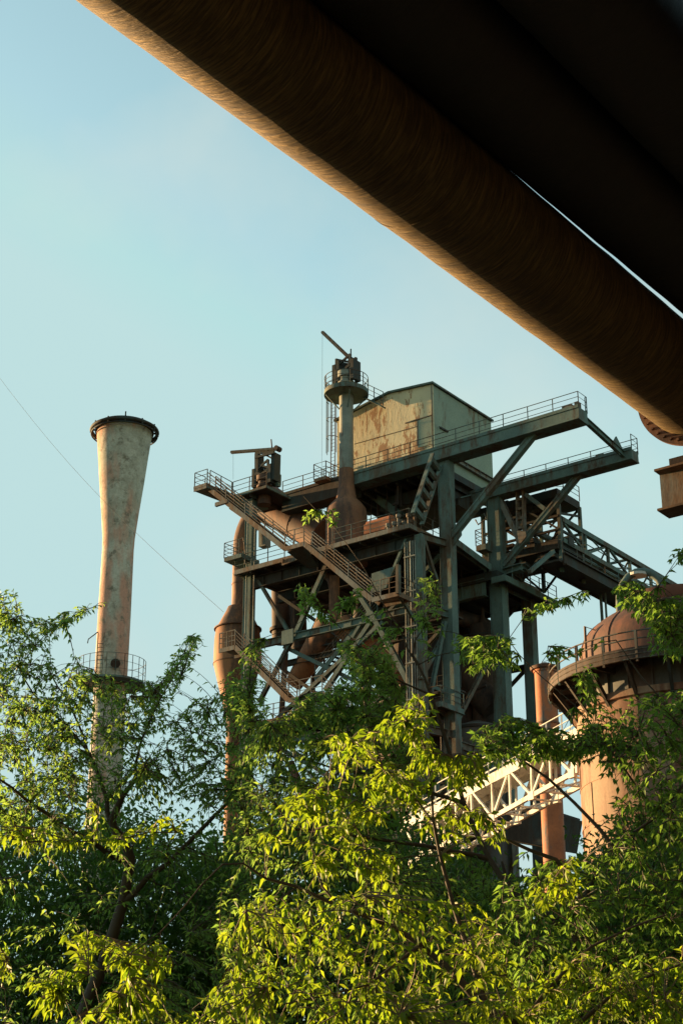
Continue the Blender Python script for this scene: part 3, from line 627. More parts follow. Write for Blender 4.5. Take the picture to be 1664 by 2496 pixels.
# catwalk link from platform to the roof of the house
ct = MB(); a_, b_ = onq(*z11(1170, 1390), qb1 + 1.2), onq(*z11(1520, 1560), qb1 + 1.2)
ct.bar(a_ - Z * .1, b_ - Z * .1, .6, .1); ct.rail([a_, b_], 1.1, .028, gap=1.3); ct.build('link_gangway', M['rail'], BS)

qs1 = qF + .4; cS = onq(*z6(965, 690), qs1); zS0 = zL
SB = thing('bleeder_stack', 'short bleeder valve with near level lever arm on the top left platform of the tower', 'pipe stack', W(loc(cS)[0], qs1, zL))
valve(SB, (cS.x, cS.y), zL - .02, .92, 'rust')
MB().lathe((cS.x, cS.y), [(.48, zL - .8), (.48, zL + .2)], 24).build('neck', M['rust'], SB, 40)
lever(SB, onq(*z6(545, 275), qs1), onq(*z6(1135, 230), qs1), .2, .22, [onq(*z6(1062, 230), qs1), onq(*z6(1050, 110), qs1)], .2)
MB().tube([onq(*z6(567, 290), qs1), onq(*z6(567, 620), qs1)], .012, 4).build('pull_cable', M['steel_dark'], SB)
MB().poly([onq(*z6(x, y), qs1 - .4) for x, y in ((838, 300), (880, 285), (880, 585), (838, 580))], Q * .7).poly([onq(*z6(x, y), qs1 - .3) for x, y in ((1050, 260), (1095, 270), (1085, 620), (1045, 620))], Q * .7).build('casing', M['steel_dark'], SB)
MB().bar(onq(*z6(845, 345), qs1 - .4), onq(*z6(1090, 275), qs1 - .4), .14, .16).bar(onq(*z6(905, 270), qs1 - .3), onq(*z6(1060, 350), qs1 - .3), .12, .12).bar(onq(*z6(850, 290), qs1 + .1), onq(*z6(1090, 262), qs1 + .1), .16, .16).build('head_frame', M['steel_dark'], SB)
MB().box(onq(*z6(1118, 630), qs1 + .4), P * .28, Q * .2, Z * .42).box(onq(*z6(1140, 680), qs1 + .4), P * .12, Q * .15, Z * .2).build('switch_box', M['steel'], SB)

# ------------------------------------------------------------------ gas pipes and vessels
def pipe_thing(name, label, cat, pts, r, m, n=28, bands=True, at=None):
    o = thing(name, label, cat, at or foot(Vector(pts[0])))
    MB().tube(pts, r, n).build('pipe', M[m], o, 35)
    if bands:
        b = MB(); r0 = r if not isinstance(r, (list, tuple)) else max(r)
        P_ = [Vector(p) for p in pts]
        for a, c_ in zip(P_, P_[1:]):
            L = (c_ - a).length
            if L > 3:
                for k in range(1, int(L / 2.6)):
                    x = a + (c_ - a) * k / int(L / 2.6 + .001); t = (c_ - a).normalized()
                    rr = r0 if not isinstance(r, (list, tuple)) else r[0]
                    b.tube([x - t * .05, x + t * .05], rr + .035, n)
        if b.v: b.build('weld_band', M[m], o, 35)
    return o
def arc(pts, n=6):       # round off the corners of a polyline
    pts = [Vector(p) for p in pts]; o = [pts[0]]
    for a, b, c_ in zip(pts, pts[1:], pts[2:]):
        l = min((a - b).length, (c_ - b).length) * .4
        s, e = b + (a - b).normalized() * l, b + (c_ - b).normalized() * l
        for i in range(n + 1): t = i / n; o.append(s * (1 - t) ** 2 + b * 2 * t * (1 - t) + e * t * t)
    return o + [pts[-1]]
qU = q1 + 1.2
u0 = onq(*z3(232, 860), qU); ux, uy = u0.x, u0.y
utop = onq(*z6(760, 1100), qU)
upts = arc([Vector((ux, uy, u0.z - .3)), Vector((ux, uy, onq(*z3(240, 330), qU).z)), onq(*z6(860, 1000), qU) , onq(*z6(1150, 960), qU)], 8)
pipe_thing('uptake_pipe', 'upright orange rust gas pipe bending inward behind the left column of the tower', 'gas pipe', upts, .76, 'rust_lit')
vr = 1.0
zz = lambda y: onq(*z3(215, y), qU).z
DC = thing('dust_catcher', 'bulging rusty gas vessel with conical ends below the left uptake pipe', 'vessel', Vector((ux, uy, 0)))
MB().lathe((ux - .25, uy), [(.78, zz(790)), (.9, zz(815)), (1.6, zz(930)), (1.7, zz(1000)), (1.72, zz(1150)), (1.3, zz(1290)), (.7, zz(1500)), (.65, zz(1620)), (.65, 0)], 40).build('shell', M['rust_lit'], DC, 30)
for y in (930, 1150): MB().lathe((ux - .25, uy), [(1.6, zz(y) - .04), (1.75, zz(y) - .04), (1.75, zz(y) + .04), (1.6, zz(y) + .04)], 40).build('seam_ring', M['rust'], DC, 30)
qI = qU + .3
pipe_thing('downcomer_pipe', 'thick brown inclined gas pipe sloping down behind the upper stair', 'gas pipe', [onq(*z6(930, 860), qI), onq(*z6(1130, 1010), qI), onq(*z5(60, 960), qI)], 1.38, 'rust', at=foot(onq(*z6(1130, 1010), qI)))
qV = qF + .9
pipe_thing('tee_pipe', 'orange rust upright pipe with small bent branch under the second stair flight', 'gas pipe', [onq(*z3(822, 590), qV), onq(*z3(822, 900), qV)], .36, 'rust_lit', 20)
tpn = bpy.data.objects['tee_pipe']; MB().tube(arc([onq(*z3(775, 585), qV - .1), onq(*z3(800, 600), qV), onq(*z3(822, 690), qV)]), .3, 18).build('branch', M['rust'], tpn, 35)
qW = q1 + 1
pipe_thing('inclined_pipe', 'orange lit slanted gas pipe above the middle left landing', 'gas pipe', [onq(*z3(800, 900), qW), onq(*z3(560, 1280), qW)], [1.15, .62], 'rust_lit', 24)
pipe_thing('inclined_pipe', 'orange lit slanted gas pipe sloping down toward the right front column', 'gas pipe', [onq(*z3(880, 900), qF + 1.1), onq(*z3(1240, 1225), qF + 1.1)], [.85, .62], 'rust_lit', 24)
pipe_thing('inclined_pipe', 'dark rusty slanted duct seen low between the right columns', 'gas pipe', [onq(*z3(1500, 1050), q2 + 1), onq(*z4(520, 760), q2 + 1)], 1.0, 'rust_dark', 24)
pipe_thing('slim_upright_pipe', 'slim orange upright pipe beside the middle left landing', 'gas pipe', [onq(*z3(512, 1080), qF + .6), onq(*z3(480, 1560), qF + .6), onq(*z8(405, 1200), qF + .6)], .2, 'rust', 14, False)
pipe_thing('slim_upright_pipe', 'slanted orange pipe low in the tower behind the leaves', 'gas pipe', [onq(*z8(490, 1070), qF + 1), onq(*z8(600, 1340), qF + 1)], .28, 'rust', 14, False)
# furnace shaft inside the frame
fx = W((pC0 + pC4) / 2 + .5, q2 + 2.5, 0)
FS = thing('furnace_shaft', 'dark furnace shaft standing inside the steel tower frame', 'furnace', fx)
zf = zD - 1.5
MB().lathe((fx.x, fx.y), [(5.2, 0), (5.0, zf - 20), (4.4, zf - 9), (3.4, zf - 3), (3.0, zf - .5), (1.6, zf)], 40).build('shell', M['rust_dark'], FS, 30)  # shell drawn in the dark rust tone
bb = MB()
for k in range(9): z_ = zf - 3 - k * 2.6; r_ = 3.45 + k * .2; bb.lathe((fx.x, fx.y), [(r_, z_), (r_ + .15, z_), (r_ + .15, z_ + .2), (r_, z_ + .2)], 40)
bb.build('shell_band', M['steel_dark'], FS, 30)
zr_m = zH + 2.2
for rr_m, zq_m, th in ((4.4, zr_m, .55), (5.0, zH - 6, .5)):
    MB().tube([Vector((fx.x + rr_m * math.cos(a), fx.y + rr_m * math.sin(a), zq_m)) for a in np.linspace(0, 2 * math.pi, 41)], th, 12).build('ring_main', M['rust_dark'], FS, 40)
for k in range(8):
    a = 2 * math.pi * k / 8 + .3; tp('downpipe', MB().tube(arc([Vector((fx.x + 4.4 * math.cos(a), fx.y + 4.4 * math.sin(a), zr_m)), Vector((fx.x + 5.3 * math.cos(a), fx.y + 5.3 * math.sin(a), zr_m - 3)), Vector((fx.x + 4.6 * math.cos(a), fx.y + 4.6 * math.sin(a), zr_m - 8))]), .22, 10), 'rust_dark', parent=FS, smooth=40)
for q_ in (q1 + .3, q2 + 5):       # inner and rear frames with their crossed braces and decks
    for k in range(6):
        za, zb2 = zD - 1 - k * 5.2, zD - 6.2 - k * 5.2
        if zb2 < 1: break
        pa, pb, pm2 = pC0 + .4, pC4 - .3, (pC0 + pC4) / 2
        tp('brace', MB().ibeam(W(pa, q_, za), W(pm2, q_, zb2), .22, .22, .04, Q), 'steel_dark'); tp('brace', MB().ibeam(W(pb, q_, za), W(pm2, q_, zb2), .22, .22, .04, Q), 'steel')
        tp('beam', MB().ibeam(W(pa, q_, zb2), W(pb, q_, zb2), .3, .4), 'steel_dark')
for k in range(4):
    zq_ = zD - 5.4 - k * 5.0; tp('walkway', MB().box(W((pC0 + pC4) / 2 + 1.5, q1 + .9, zq_), P * 6.5, Q * .5, Z * .05).rail([W(pC0 + 1, q1 + .4, zq_), W(pC4 + 1, q1 + .4, zq_)], 1.1, .028), 'steel_dark')
rs_ = random.Random(5); cl = MB()
for k in range(34):
    p = rs_.uniform(pC0 + .8, pC4 - .8); q = rs_.uniform(q1 - .5, q2 + 3); z_ = rs_.uniform(zD - 18, zD - 2); L = rs_.uniform(1.5, 5)
    if k % 3: cl.tube([W(p, q, z_), W(p, q, z_ - L)], rs_.choice((.05, .08, .14)), 7)
    else: cl.tube([W(p, q, z_), W(p + rs_.uniform(-2.5, 2.5), q, z_ + rs_.uniform(-.4, .4))], rs_.choice((.05, .1)), 7)
tp('service_pipe', cl, 'rust_dark')['kind'] = 'stuff'
for k_, (xa, ya, xb, yb, r_) in enumerate(((485, 640, 490, 1010, .75), (590, 720, 600, 1060, .6), (1010, 640, 1010, 1000, .8))):
    tp('gas_riser', MB().tube([onq(*z3(xa, ya), q1 + 4), onq(*z3(xb, yb), q1 + 4)], r_, 20).tube([onq(*z3(xb, yb - 90), q1 + 4), onq(*z3(xb, yb - 70), q1 + 4)], r_ * 1.25, 20), 'rust_dark', parent=FS, smooth=40)
# valve vessel between the right columns (dark, with hat)
cv = onq(*z4(455, 420), q2 + 1.5); VV = thing('valve_tower', 'dark rusty valve vessel with ring platform between the right tower columns', 'vessel', foot(cv))
z4q = lambda y: onq(*z4(455, y), q2 + 1.5).z
MB().lathe((cv.x, cv.y), [(.95, 0), (.95, z4q(600)), (1.0, z4q(450)), (.75, z4q(380)), (.95, z4q(375)), (.95, z4q(290)), (.3, z4q(280)), (.15, z4q(240)), (.1, z4q(190)), (.02, z4q(180))], 28).build('shell', M['rust_dark'], VV, 35)
MB().lathe((cv.x, cv.y), [(1.0, z4q(480)), (1.9, z4q(470)), (1.9, z4q(455)), (1.0, z4q(455))], 28).rail([Vector((cv.x + 1.85 * math.cos(a), cv.y + 1.85 * math.sin(a), z4q(455))) for a in np.linspace(0, 5.9, 15)], 1.1, .028, gap=.9).build('ring_platform', M['steel_dark'], VV)
# grey tank low behind the leaves, red drum and pumps on deck
tk = onq(*z4(420, 1000), q2 - .5); ztk = onq(*z4(420, 880), q2 - .5).z
TK = thing('grey_tank', 'pale grey round tank low between the right columns behind the leaves', 'tank', foot(tk))
MB().lathe((tk.x, tk.y), [(2.0, 0), (2.0, ztk), (1.9, ztk + .15), (.4, ztk + .7), (0.02, ztk + .75)], 36).build('shell', M['grey_clad'], TK, 30)
MB().lathe((tk.x, tk.y), [(2.0, ztk - .12), (2.12, ztk - .12), (2.12, ztk + .06), (2.0, ztk + .06)], 36).build('rim', M['steel_dark'], TK, 30)
rd = onq(*z5(680, 710), q1 - 2); RD = thing('red_drum', 'rusty red winch drum lying on the furnace top deck behind the railing', 'winch drum', W(loc(rd)[0], q1 - 2, zD))
zr_ = zD + .85; pr_ = loc(rd)[0]
MB().box(W(pr_, q1 - 2, zr_ + .1), P * 1.05, Q * .5, Z * .35).tube([W(pr_ - 1.0, q1 - 2, zr_ + .4), W(pr_ + 1.0, q1 - 2, zr_ + .4)], .42, 20).build('drum', M['rust_bright'], RD, 40)
mm = MB().bar(W(pr_ - 1.3, q1 - 2, zD + .15), W(pr_ + 2.6, q1 - 2, zD + .15), .5, .3)
for i in range(7): mm.bar(W(pr_ - 1 + i * .5, q1 - 2, zD), W(pr_ - 1 + i * .5, q1 - 2, zD + .9), .1, .1, P)
mm.build('bed_frame', M['steel_warm'], RD)
pm_ = thing('pump_set', 'small cluttered valve gear standing at the right corner of the furnace top deck', 'machinery', W(pDr - 1.3, qD + 1, zD))
g = MB()
for i in range(8):
    x = pDr - 2.2 + i * .28; q = qD + .7 + (i % 3) * .3; g.lathe((W(x, q, 0).x, W(x, q, 0).y), [(.1, zD), (.1, zD + .5 + .15 * (i % 4)), (.17, zD + .5 + .15 * (i % 4)), (.17, zD + .75 + .15 * (i % 4))], 10)
g.build('valve', M['steel_warm'], pm_); MB().tube([W(pDr - 2.3, qD + 1, zD + .35), W(pDr - .2, qD + 1, zD + .35)], .08, 8).build('header_pipe', M['rust'], pm_)
pn = thing('control_cabinet', 'pale cabinet standing beside the left column on the furnace top deck', 'cabinet', W(loc(onq(*z6(930, 1460), qF + .6))[0], qF + .6, zD))
MB().poly([onq(*z6(x, y), qF + .6) for x, y in ((890, 1280), (975, 1260), (975, 1460), (890, 1480))], Q * .6).build('cabinet_body', M['bleeder'], pn)
MB().bar(onq(*z6(932, 1300), qF + .58), onq(*z6(932, 1450), qF + .58), .03, .03, Q).build('door_seam', M['steel_dark'], pn)

# ------------------------------------------------------------------ conveyor bridge
def brp_pts(v): return loc(v)
hq = q2 + 1.2; cor = onq(1356, 1188, hq); pBr = loc(cor)[0]; zHd = cor.z
BR = thing('conveyor_bridge', 'long dark truss conveyor bridge running away to the right from the tower', 'bridge', W(pBr, q2 + 30, 0))
zTop = onp(1500, 1346, pBr).z; zTc = onp(1400, 1284, pBr).z
zBc = onp(1395, 1330, pBr).z; zBc2 = onp(1458, 1370, pBr).z; print('bridge z', zTop, zTc, zBc, zBc2)
zBc = (zBc + zBc2) / 2; zTc = (zTop + zTc) / 2; qe = q2 + 75; qs_ = q2 + 1.5
for side_p in (pBr, pBr - 2.6):
    t = MB(); t.bar(W(side_p, qs_, zTc), W(side_p, qe, zTc), .32, .36).bar(W(side_p, qs_, zBc), W(side_p, qe, zBc), .32, .36)
    n = int((qe - qs_) / 3.2)
    for i in range(n + 1):
        q = qs_ + i * (qe - qs_) / n; t.bar(W(side_p, q, zBc), W(side_p, q, zTc), .2, .2, P)
        if i < n:
            qn = q + (qe - qs_) / n
            a, b = (zBc, zTc) if i % 2 else (zTc, zBc); t.bar(W(side_p, q, a), W(side_p, qn, b), .16, .16, P)
            t.tube([W(side_p, q, (a + b) / 2), W(side_p, qn, (a + b) / 2)], .04, 5); t.bar(W(side_p, q + .2, b), W(side_p, qn, (a + b) / 2), .08, .08, P)
    t.build('truss', M['steel'], BR)
t = MB()
for i in range(n + 1):
    q = qs_ + i * (qe - qs_) / n; t.bar(W(pBr, q, zTc), W(pBr - 2.6, q, zTc), .16, .16); t.bar(W(pBr, q, zBc), W(pBr - 2.6, q, zBc), .16, .2)
    if i < n: t.bar(W(pBr, q, zTc), W(pBr - 2.6, q + (qe - qs_) / n, zTc), .1, .1)
t.build('cross_beam', M['steel'], BR)
pG = pBr + .6; zg1 = onp(1337, 1329, pG).z; zg0 = onp(1311, 1383, pG - 1.7).z
print('girder', zg1, zg0)
MB().bar(W(pG, q2 + .5, (zg1 + zg0) / 2), W(pG, qe, (zg1 + zg0) / 2), .12, zg1 - zg0).bar(W(pG + .08, q2 + .5, zg1), W(pG + .08, qe, zg1), .3, .1).bar(W(pG + .08, q2 + .5, zg0), W(pG + .08, qe, zg0), .3, .1).build('plate_girder', M['steel_dark'], BR)
MB().bar(W(pG - 1.7, q2 + .5, (zg1 + zg0) / 2), W(pG - 1.7, qe, (zg1 + zg0) / 2), .12, zg1 - zg0).box(W(pG - .85, (q2 + qe) / 2, zg0 + .2), P * .78, Q * (qe - q2) / 2, Z * .08).build('plate_girder', M['steel_dark'], BR)
MB().rail([W(pG - .3, q2 + 1, zg1), W(pG - .3, qe, zg1)], 1.1, .03, gap=2.0).build('railing', M['rail'], BR)
# head frame
hf = MB().box(W(pBr - 3.2, hq + 1.6, zHd - .35), P * 3.2, Q * 1.6, Z * .3)
hd = hf.build('head_platform', M['steel_dark'], BR)
MB().rail([W(pBr - 6.4, hq, zHd), W(pBr - .9, hq, zHd), W(pBr, hq + .9, zHd), W(pBr, hq + 3.2, zHd)], 1.1, .03, gap=1.8).build('railing', M['rail'], hd)
mc = MB()
for i in range(16): mc.box(W(pBr - random.uniform(.5, 6.2), hq + random.uniform(.4, 2.6), zHd + random.uniform(-.1, .15) - random.choice((0, .8, .8))), P * random.uniform(.1, .5), Q * random.uniform(.1, .4), Z * random.uniform(.1, .35))
mc.tube([W(pBr - 6, hq + .6, zHd + .1), W(pBr - 2.5, hq + .6, zHd + .1)], .12, 8).build('machinery', M['steel_dark'], hd)
z_b = zg0 - .2
for p_ in (pBr, pBr - 3.2, pBr - 6.2):
    for q_ in (hq + .1, hq + 3.1): MB().bar(W(p_, q_, z_b), W(p_, q_, zHd - .5), .22, .22, P).build('post', M['steel'], BR)
xb = MB(); zm = (z_b + zHd) / 2
for q_ in (hq + .1, hq + 3.1):
    for a, b in ((pBr, pBr - 3.2), (pBr - 3.2, pBr - 6.2)):
        xb.bar(W(a, q_, z_b), W(b, q_, zm), .13, .13, Q).bar(W(b, q_, z_b), W(a, q_, zm), .13, .13, Q).bar(W(a, q_, zm), W(b, q_, zHd - .6), .13, .13, Q).bar(W(b, q_, zm), W(a, q_, zHd - .6), .13, .13, Q)
for z_ in (zm, zm + 1.0, zm - 1.3): xb.bar(W(pBr, hq, z_), W(pBr - 6.2, hq, z_), .16, .16).bar(W(pBr, hq, z_), W(pBr, hq + 3.2, z_), .16, .16)
xb.bar(W(pBr, hq + 3.1, zHd - 1.2), W(pBr, hq + .1, zHd - 1.9), .14, .14)
for i in range(14): p_ = pBr - random.uniform(.2, 6); q_ = hq + random.uniform(.2, 3); zq = random.uniform(z_b, zHd - 1.8); xb.bar(W(p_, q_, zq), W(p_ + random.uniform(-.8, .8), q_, zq + random.uniform(.3, 1.3)), .1, .1, Q)
xb.build('cross_brace', M['steel_dark'], BR)
dk2 = MB().box(W(pBr - 3.2, hq + 1.6, zBc - .4), P * 3.2, Q * 1.9, Z * .35)
for i in range(22): dk2.box(W(pBr - random.uniform(0, 6), hq + random.uniform(0, 4), zBc - random.uniform(-.6, 1.3)), P * random.uniform(.1, .6), Q * random.uniform(.1, .6), Z * random.uniform(.08, .4))
dk2.build('machinery', M['steel_dark'], BR)
ms = MB()
for x, y0 in ((1488, 0), ):
    v = onp(1464, 1470, pG - 1); ms.bar(Vector((v.x, v.y, 0)), Vector((v.x, v.y, zg0)), .16, .16, P).bar(Vector((v.x, v.y, 0)) + P * .35, Vector((v.x, v.y, zg0)) + P * .35, .12, .12, P)
ms.build('support_mast', M['steel'], BR)
MB().bar(onp(*z7(780, 1170), pG - .3), onp(*z7(1050, 940), pG - .3), .24, .24, P).build('raking_strut', M['steel'], BR)

# ------------------------------------------------------------------ hot blast stove with dome
sv = ond(1668, 1700, 62.0); sx, sy = sv.x, sv.y; SC = (sx, sy)
def svz(py, px=1668): return ond(px, py, 62.0).z
def rad(px, py):         # radius whose left edge shows at px
    d = ray(px, py); az = math.atan2(d.x, d.y); az0 = math.atan2(sx, sy); return math.hypot(sx, sy) * math.sin(az0 - az)
rb_ = rad(1409, 1850); ru = rad(1428, 1710); rdm = rad(1410, 1610)
def edge_z(px, py):      # height of the silhouette point seen there
    d = ray(px, py); az = math.atan2(d.x, d.y); az0 = math.atan2(sx, sy); D = math.hypot(sx, sy) * math.cos(az0 - az); return ond(px, py, D).z
zring = edge_z(1338, 1690); zfl = edge_z(1420, 1742); zdome = edge_z(1410, 1610); rring = rad(1338, 1690)
print('stove', rb_, ru, rdm, rring, 'z', zring, zfl, zdome)
zr0 = edge_z(1338, 1705); zr1 = zr0 + .58
ST = thing('blast_stove', 'big round hot blast stove with rust red dome and ring gallery at the right edge', 'tower', Vector((sx, sy, 0)))
shm = MB().lathe(SC, [(rb_, 0), (rb_, zfl - .35), (rb_ + .12, zfl - .3), (rb_ + .12, zfl - .05), (ru - .02, zfl)], 72)
nk = MB().lathe(SC, [(ru, zfl - .02), (ru, zr1 + .2)], 72)
for i in range(24): a = 2 * math.pi * i / 24; nk.bar(Vector((sx + (ru + .04) * math.cos(a), sy + (ru + .04) * math.sin(a), zfl)), Vector((sx + (ru + .04) * math.cos(a), sy + (ru + .04) * math.sin(a), zr1)), .16, .10, Vector((math.cos(a), math.sin(a), 0)))
nk.build('neck', M['grey_clad'], ST, 30)['label'] = 'grey ribbed neck under the ring gallery'  # neck grey darkened to put in the gallery's shade
rv = MB(); 
for k in range(14): z_ = zfl - 1.5 - k * 1.55; rv.lathe(SC, [(rb_, z_ - .03), (rb_ + .02, z_ - .03), (rb_ + .02, z_ + .03), (rb_, z_ + .03)], 72)
rv.build('riveted_seam', M['stove'], ST)
pd = []; zdt = edge_z(1510, 1505); hd_ = None
ztopd = svz(1480, 1600)
zdb = edge_z(1410, 1612); H = (zdt - zdb) / math.sqrt(max(.05, 1 - (rad(1510, 1505) / rdm) ** 2)); print('dome H', H, zdb, zr1, zdt)
for i in range(15): a = math.pi / 2 * i / 14 * .93; pd.append((rdm * math.cos(a), zdb + H * math.sin(a)))
pd = [(rdm, zr1 - .1)] + pd; dm = MB().lathe(SC, pd, 72).build('dome', M['dome'], ST, 50)
zcap = pd[-1][1]
rc_ = rad(1510, 1505) * .98; rc_ = min(rc_, rdm * .55); zc_ = zdb + H * math.sqrt(max(0, 1 - (rc_ / rdm) ** 2))
cp = MB().lathe(SC, [(rc_, zc_ - .1), (rc_ + .12, zc_ + .1), (rc_ + .12, zc_ + .45), (rc_ - .1, zc_ + .5), (.3, zc_ + .55)], 48).build('dome_collar', M['dome'], dm, 40)
# seams on dome
ds = MB()
for k in range(12):
    a = 2 * math.pi * k / 12 + .1; ds.tube([Vector((sx + (r_ + .01) * math.cos(a), sy + (r_ + .01) * math.sin(a), z_)) for r_, z_ in pd], .025, 4)
ds.build('seam', M['dome'], dm)
rp = MB().lathe(SC, [(ru - .1, zr1 - .02), (rring, zr1 - .02), (rring + .04, zr1 - .02), (rring + .04, zr0 + .1), (rring - .05, zr0 + .1), (rring - .05, zr1 - .12), (ru - .1, zr1 - .12)], 72, cap=False)
rpo = rp.build('ring_gallery', M['rust_dark'], ST, 30)  # gallery rust darkened, putting the underside's shade into the colour
rr_ = MB(); ri = [Vector((sx + rring * math.cos(a), sy + rring * math.sin(a), zr1)) for a in np.linspace(0, 2 * math.pi, 49)]
for L in (1, .5): rr_.tube([v + Z * .60 * L for v in ri], .03, 5)
for i in range(0, 48, 2): rr_.bar(ri[i] - Z * (zr1 - zr0), ri[i] + Z * .6, .09, .09, P)
for k in (.2, .5, .8): rr_.tube([Vector((sx + (rring + .05) * math.cos(a), sy + (rring + .05) * math.sin(a), zr0 + (zr1 - zr0) * k)) for a in np.linspace(0, 2 * math.pi, 49)], .02, 4)
rr_.build('railing', M['rail'], rpo)
for i in range(20):
    a = 2 * math.pi * i / 20; d_ = Vector((math.cos(a), math.sin(a), 0)); c_ = Vector((sx, sy, 0))
    MB().bar(c_ + d_ * (rring - .15) + Z * (zr0 + .15), c_ + d_ * ru + Z * (zr0 - 1.6), .12, .16).bar(c_ + d_ * (rring - .1) + Z * (zr1 - .3), c_ + d_ * ru + Z * (zr1 - .3), .12, .2).build('knee_brace', M['steel_dark'], rpo)  # brace steel darkened along with the gallery's painted shade
pv = shm
for k in range(14):
    z_ = zfl - 1.5 - k * 1.55
    for j in range(10):
        a = 2 * math.pi * (j + .5 * (k % 2)) / 10 + .3; d_ = Vector((math.cos(a), math.sin(a), 0)); pv.bar(Vector((sx, sy, 0)) + d_ * (rb_ + .01) + Z * z_, Vector((sx, sy, 0)) + d_ * (rb_ + .01) + Z * (z_ + 1.5), .07, .035, d_)
pv.build('shell', M['stove'], ST, 30)
# goose neck hoop on top and side posts
hz = lambda x, y: ond(*z9(x, y), 60.6)
MB().tube([hz(x, y) for x, y in ((715, 860), (712, 700), (712, 540), (750, 420), (830, 310), (930, 245), (1040, 235), (1150, 270), (1240, 350), (1280, 450), (1290, 600))], .15, 14).build('goose_neck_pipe', M['steel'], ST, 40)
MB().lathe((hz(960, 280).x, hz(960, 280).y), [(.05, hz(960, 300).z), (.35, hz(960, 300).z), (.35, hz(960, 265).z), (.1, hz(960, 258).z)], 14).build('warning_lamp', M['lamp'], ST)
rl = MB()
for y in (580, 700): rl.tube([hz(680, y), hz(870, y - 55)], .07, 6)
rl.bar(hz(825, 540), hz(825, 790), .12, .12, P).bar(hz(700, 640), hz(710, 880), .1, .1, P).build('pipe_guard', M['steel_warm'], ST)
MB().poly([hz(x, y) for x, y in ((722, 880), (730, 835), (860, 790), (862, 865))], Q * .3).build('collar_plate', M['lamp'], ST)
MB().tube([ond(*z9(x, y), 60) for x, y in ((265, 1420), (245, 980), (460, 1055), (450, 1400))], .055, 6).build('gantry_frame', M['steel_warm'], ST)

# ------------------------------------------------------------------ orange stack behind the stove
oz = ond(1329, 1660, 88.0); oe = 2.0 / 2
r_o = 52 / 2 / 3906 * 92
OS = thing('rust_stack', 'narrow bright orange rusty stack standing left of the domed stove', 'stack', Vector((oz.x, oz.y, 0)))
zo = ond(1329, 1640, 88.0).z
MB().lathe((oz.x, oz.y), [(r_o, 0), (r_o, zo), (r_o + .06, zo), (r_o + .06, zo + .12)], 32).build('shell', M['rust_bright'], OS, 30)
MB().lathe((oz.x, oz.y), [(r_o + .05, zo + .12), (r_o + .2, zo + .14), (r_o + .25, zo + .3), (.1, zo + .6)], 24).build('cap', M['rust'], OS, 30)
MB().lathe((oz.x, oz.y), [(r_o, zo - 3), (r_o + .05, zo - 3), (r_o + .05, zo - 2.9), (r_o, zo - 2.9)], 32).lathe((oz.x, oz.y), [(r_o, zo - 6), (r_o + .05, zo - 6), (r_o + .05, zo - 5.9), (r_o, zo - 5.9)], 32).build('band', M['rust'], OS)

# ------------------------------------------------------------------ cream truss gangway
N0 = ond(1409, 1780, 66.0); az = R(-30); Fd = Vector((math.sin(az), math.cos(az), 0)); nrm = Vector((-Fd.y, Fd.x, 0))
def onl(px, py, off=0):     # on the vertical plane of the gangway's face
    o_ = N0 + nrm * off; d = ray(px, py); n_ = nrm; t = (o_ - EYE).dot(n_) / d.dot(n_); return EYE + d * t
GW = thing('truss_gangway', 'cream white sloping truss gangway rising to the right in front of the tower', 'footbridge', foot(N0))
def yb(x, t): return x
topc = lambda x: onl(*z10(x, 700 - (x - 640) * .535)); botc = lambda x: onl(*z10(x, 930 - (x - 820) * .555))
back = -nrm * 1.3 if (-nrm).dot(Vector((0, 1, 0))) > 0 else nrm * 1.3
for off in (Vector((0, 0, 0)), back):
    t = MB(); t.bar(topc(40) + off, topc(1530) + off, .14, .44).bar(botc(130) + off, botc(1500) + off, .14, .2)
    bn = [230, 520, 820, 1145, 1480]; tn = [80, 360, 640, 955, 1290]
    for i, x in enumerate(bn):
        t.bar(topc(tn[i]) + off, botc(x) + off, .1, .12, nrm)
        if i + 1 < len(tn): t.bar(botc(x) + off, topc(tn[i + 1]) + off, .1, .1, nrm)
        t.bar(topc(x - 8) + off, botc(x) + off, .09, .09, nrm)
    for x in tn[1:]: t.bar(topc(x) + off, botc(x + 12) + off, .09, .09, nrm)
    for x in bn: t.box(botc(x) + off, Fd * .2, nrm * .09, Z * .18)
    t.build('truss', M['white'], GW)
fl_ = MB().poly([topc(40) + Z * .1, topc(1530) + Z * .1, topc(1530) + back + Z * .1, topc(40) + back + Z * .1], -Z * .06)
for i in range(14): x = 60 + i * 110; fl_.bar(botc(x + 60), botc(x + 60) + back, .08, .08)
for i in range(5): fl_.bar(botc(bn[i]), botc(bn[min(i + 1, 4)] - 1) + back, .07, .07)
fl_.build('floor', M['white'], GW)
for off in (Vector((0, 0, 0)), back): MB().rail([topc(40) + off + Z * .15, topc(1530) + off + Z * .15], 1.0, .03, gap=1.1, levels=(1, .6, .25)).build('railing', M['white'], GW)
tr0 = topc(1530); 
MB().bar(onl(*z10(1485, 360)), onl(*z10(1500, 560)), .12, .12, nrm).bar(onl(*z10(1515, 360)), onl(*z10(1520, 560)), .12, .12, nrm).build('end_post', M['white'], GW)
# dark gallery below it
DG = thing('conveyor_gallery', 'dark covered conveyor gallery crossing low behind the cream gangway', 'gallery', foot(onq(1260, 2000, q2 - 20)))
ga, gb = onq(1100, 1985, q2 - 4), onq(1390, 2035, q2 - 4)
gg = MB().bar(ga, gb, 2.2, 2.0); gg.build('casing', M['steel_dark'], DG); MB().bar(ga + Z * 1.1, gb + Z * 1.1, 2.5, .14).build('roof', M['roof'], DG)
gp = MB()
for s_ in (.2, .8): v = ga + (gb - ga) * s_; gp.bar(Vector((v.x, v.y, 0)), v - Z * 1.02, .4, .4, P)
gp.build('leg', M['steel_dark'], DG)

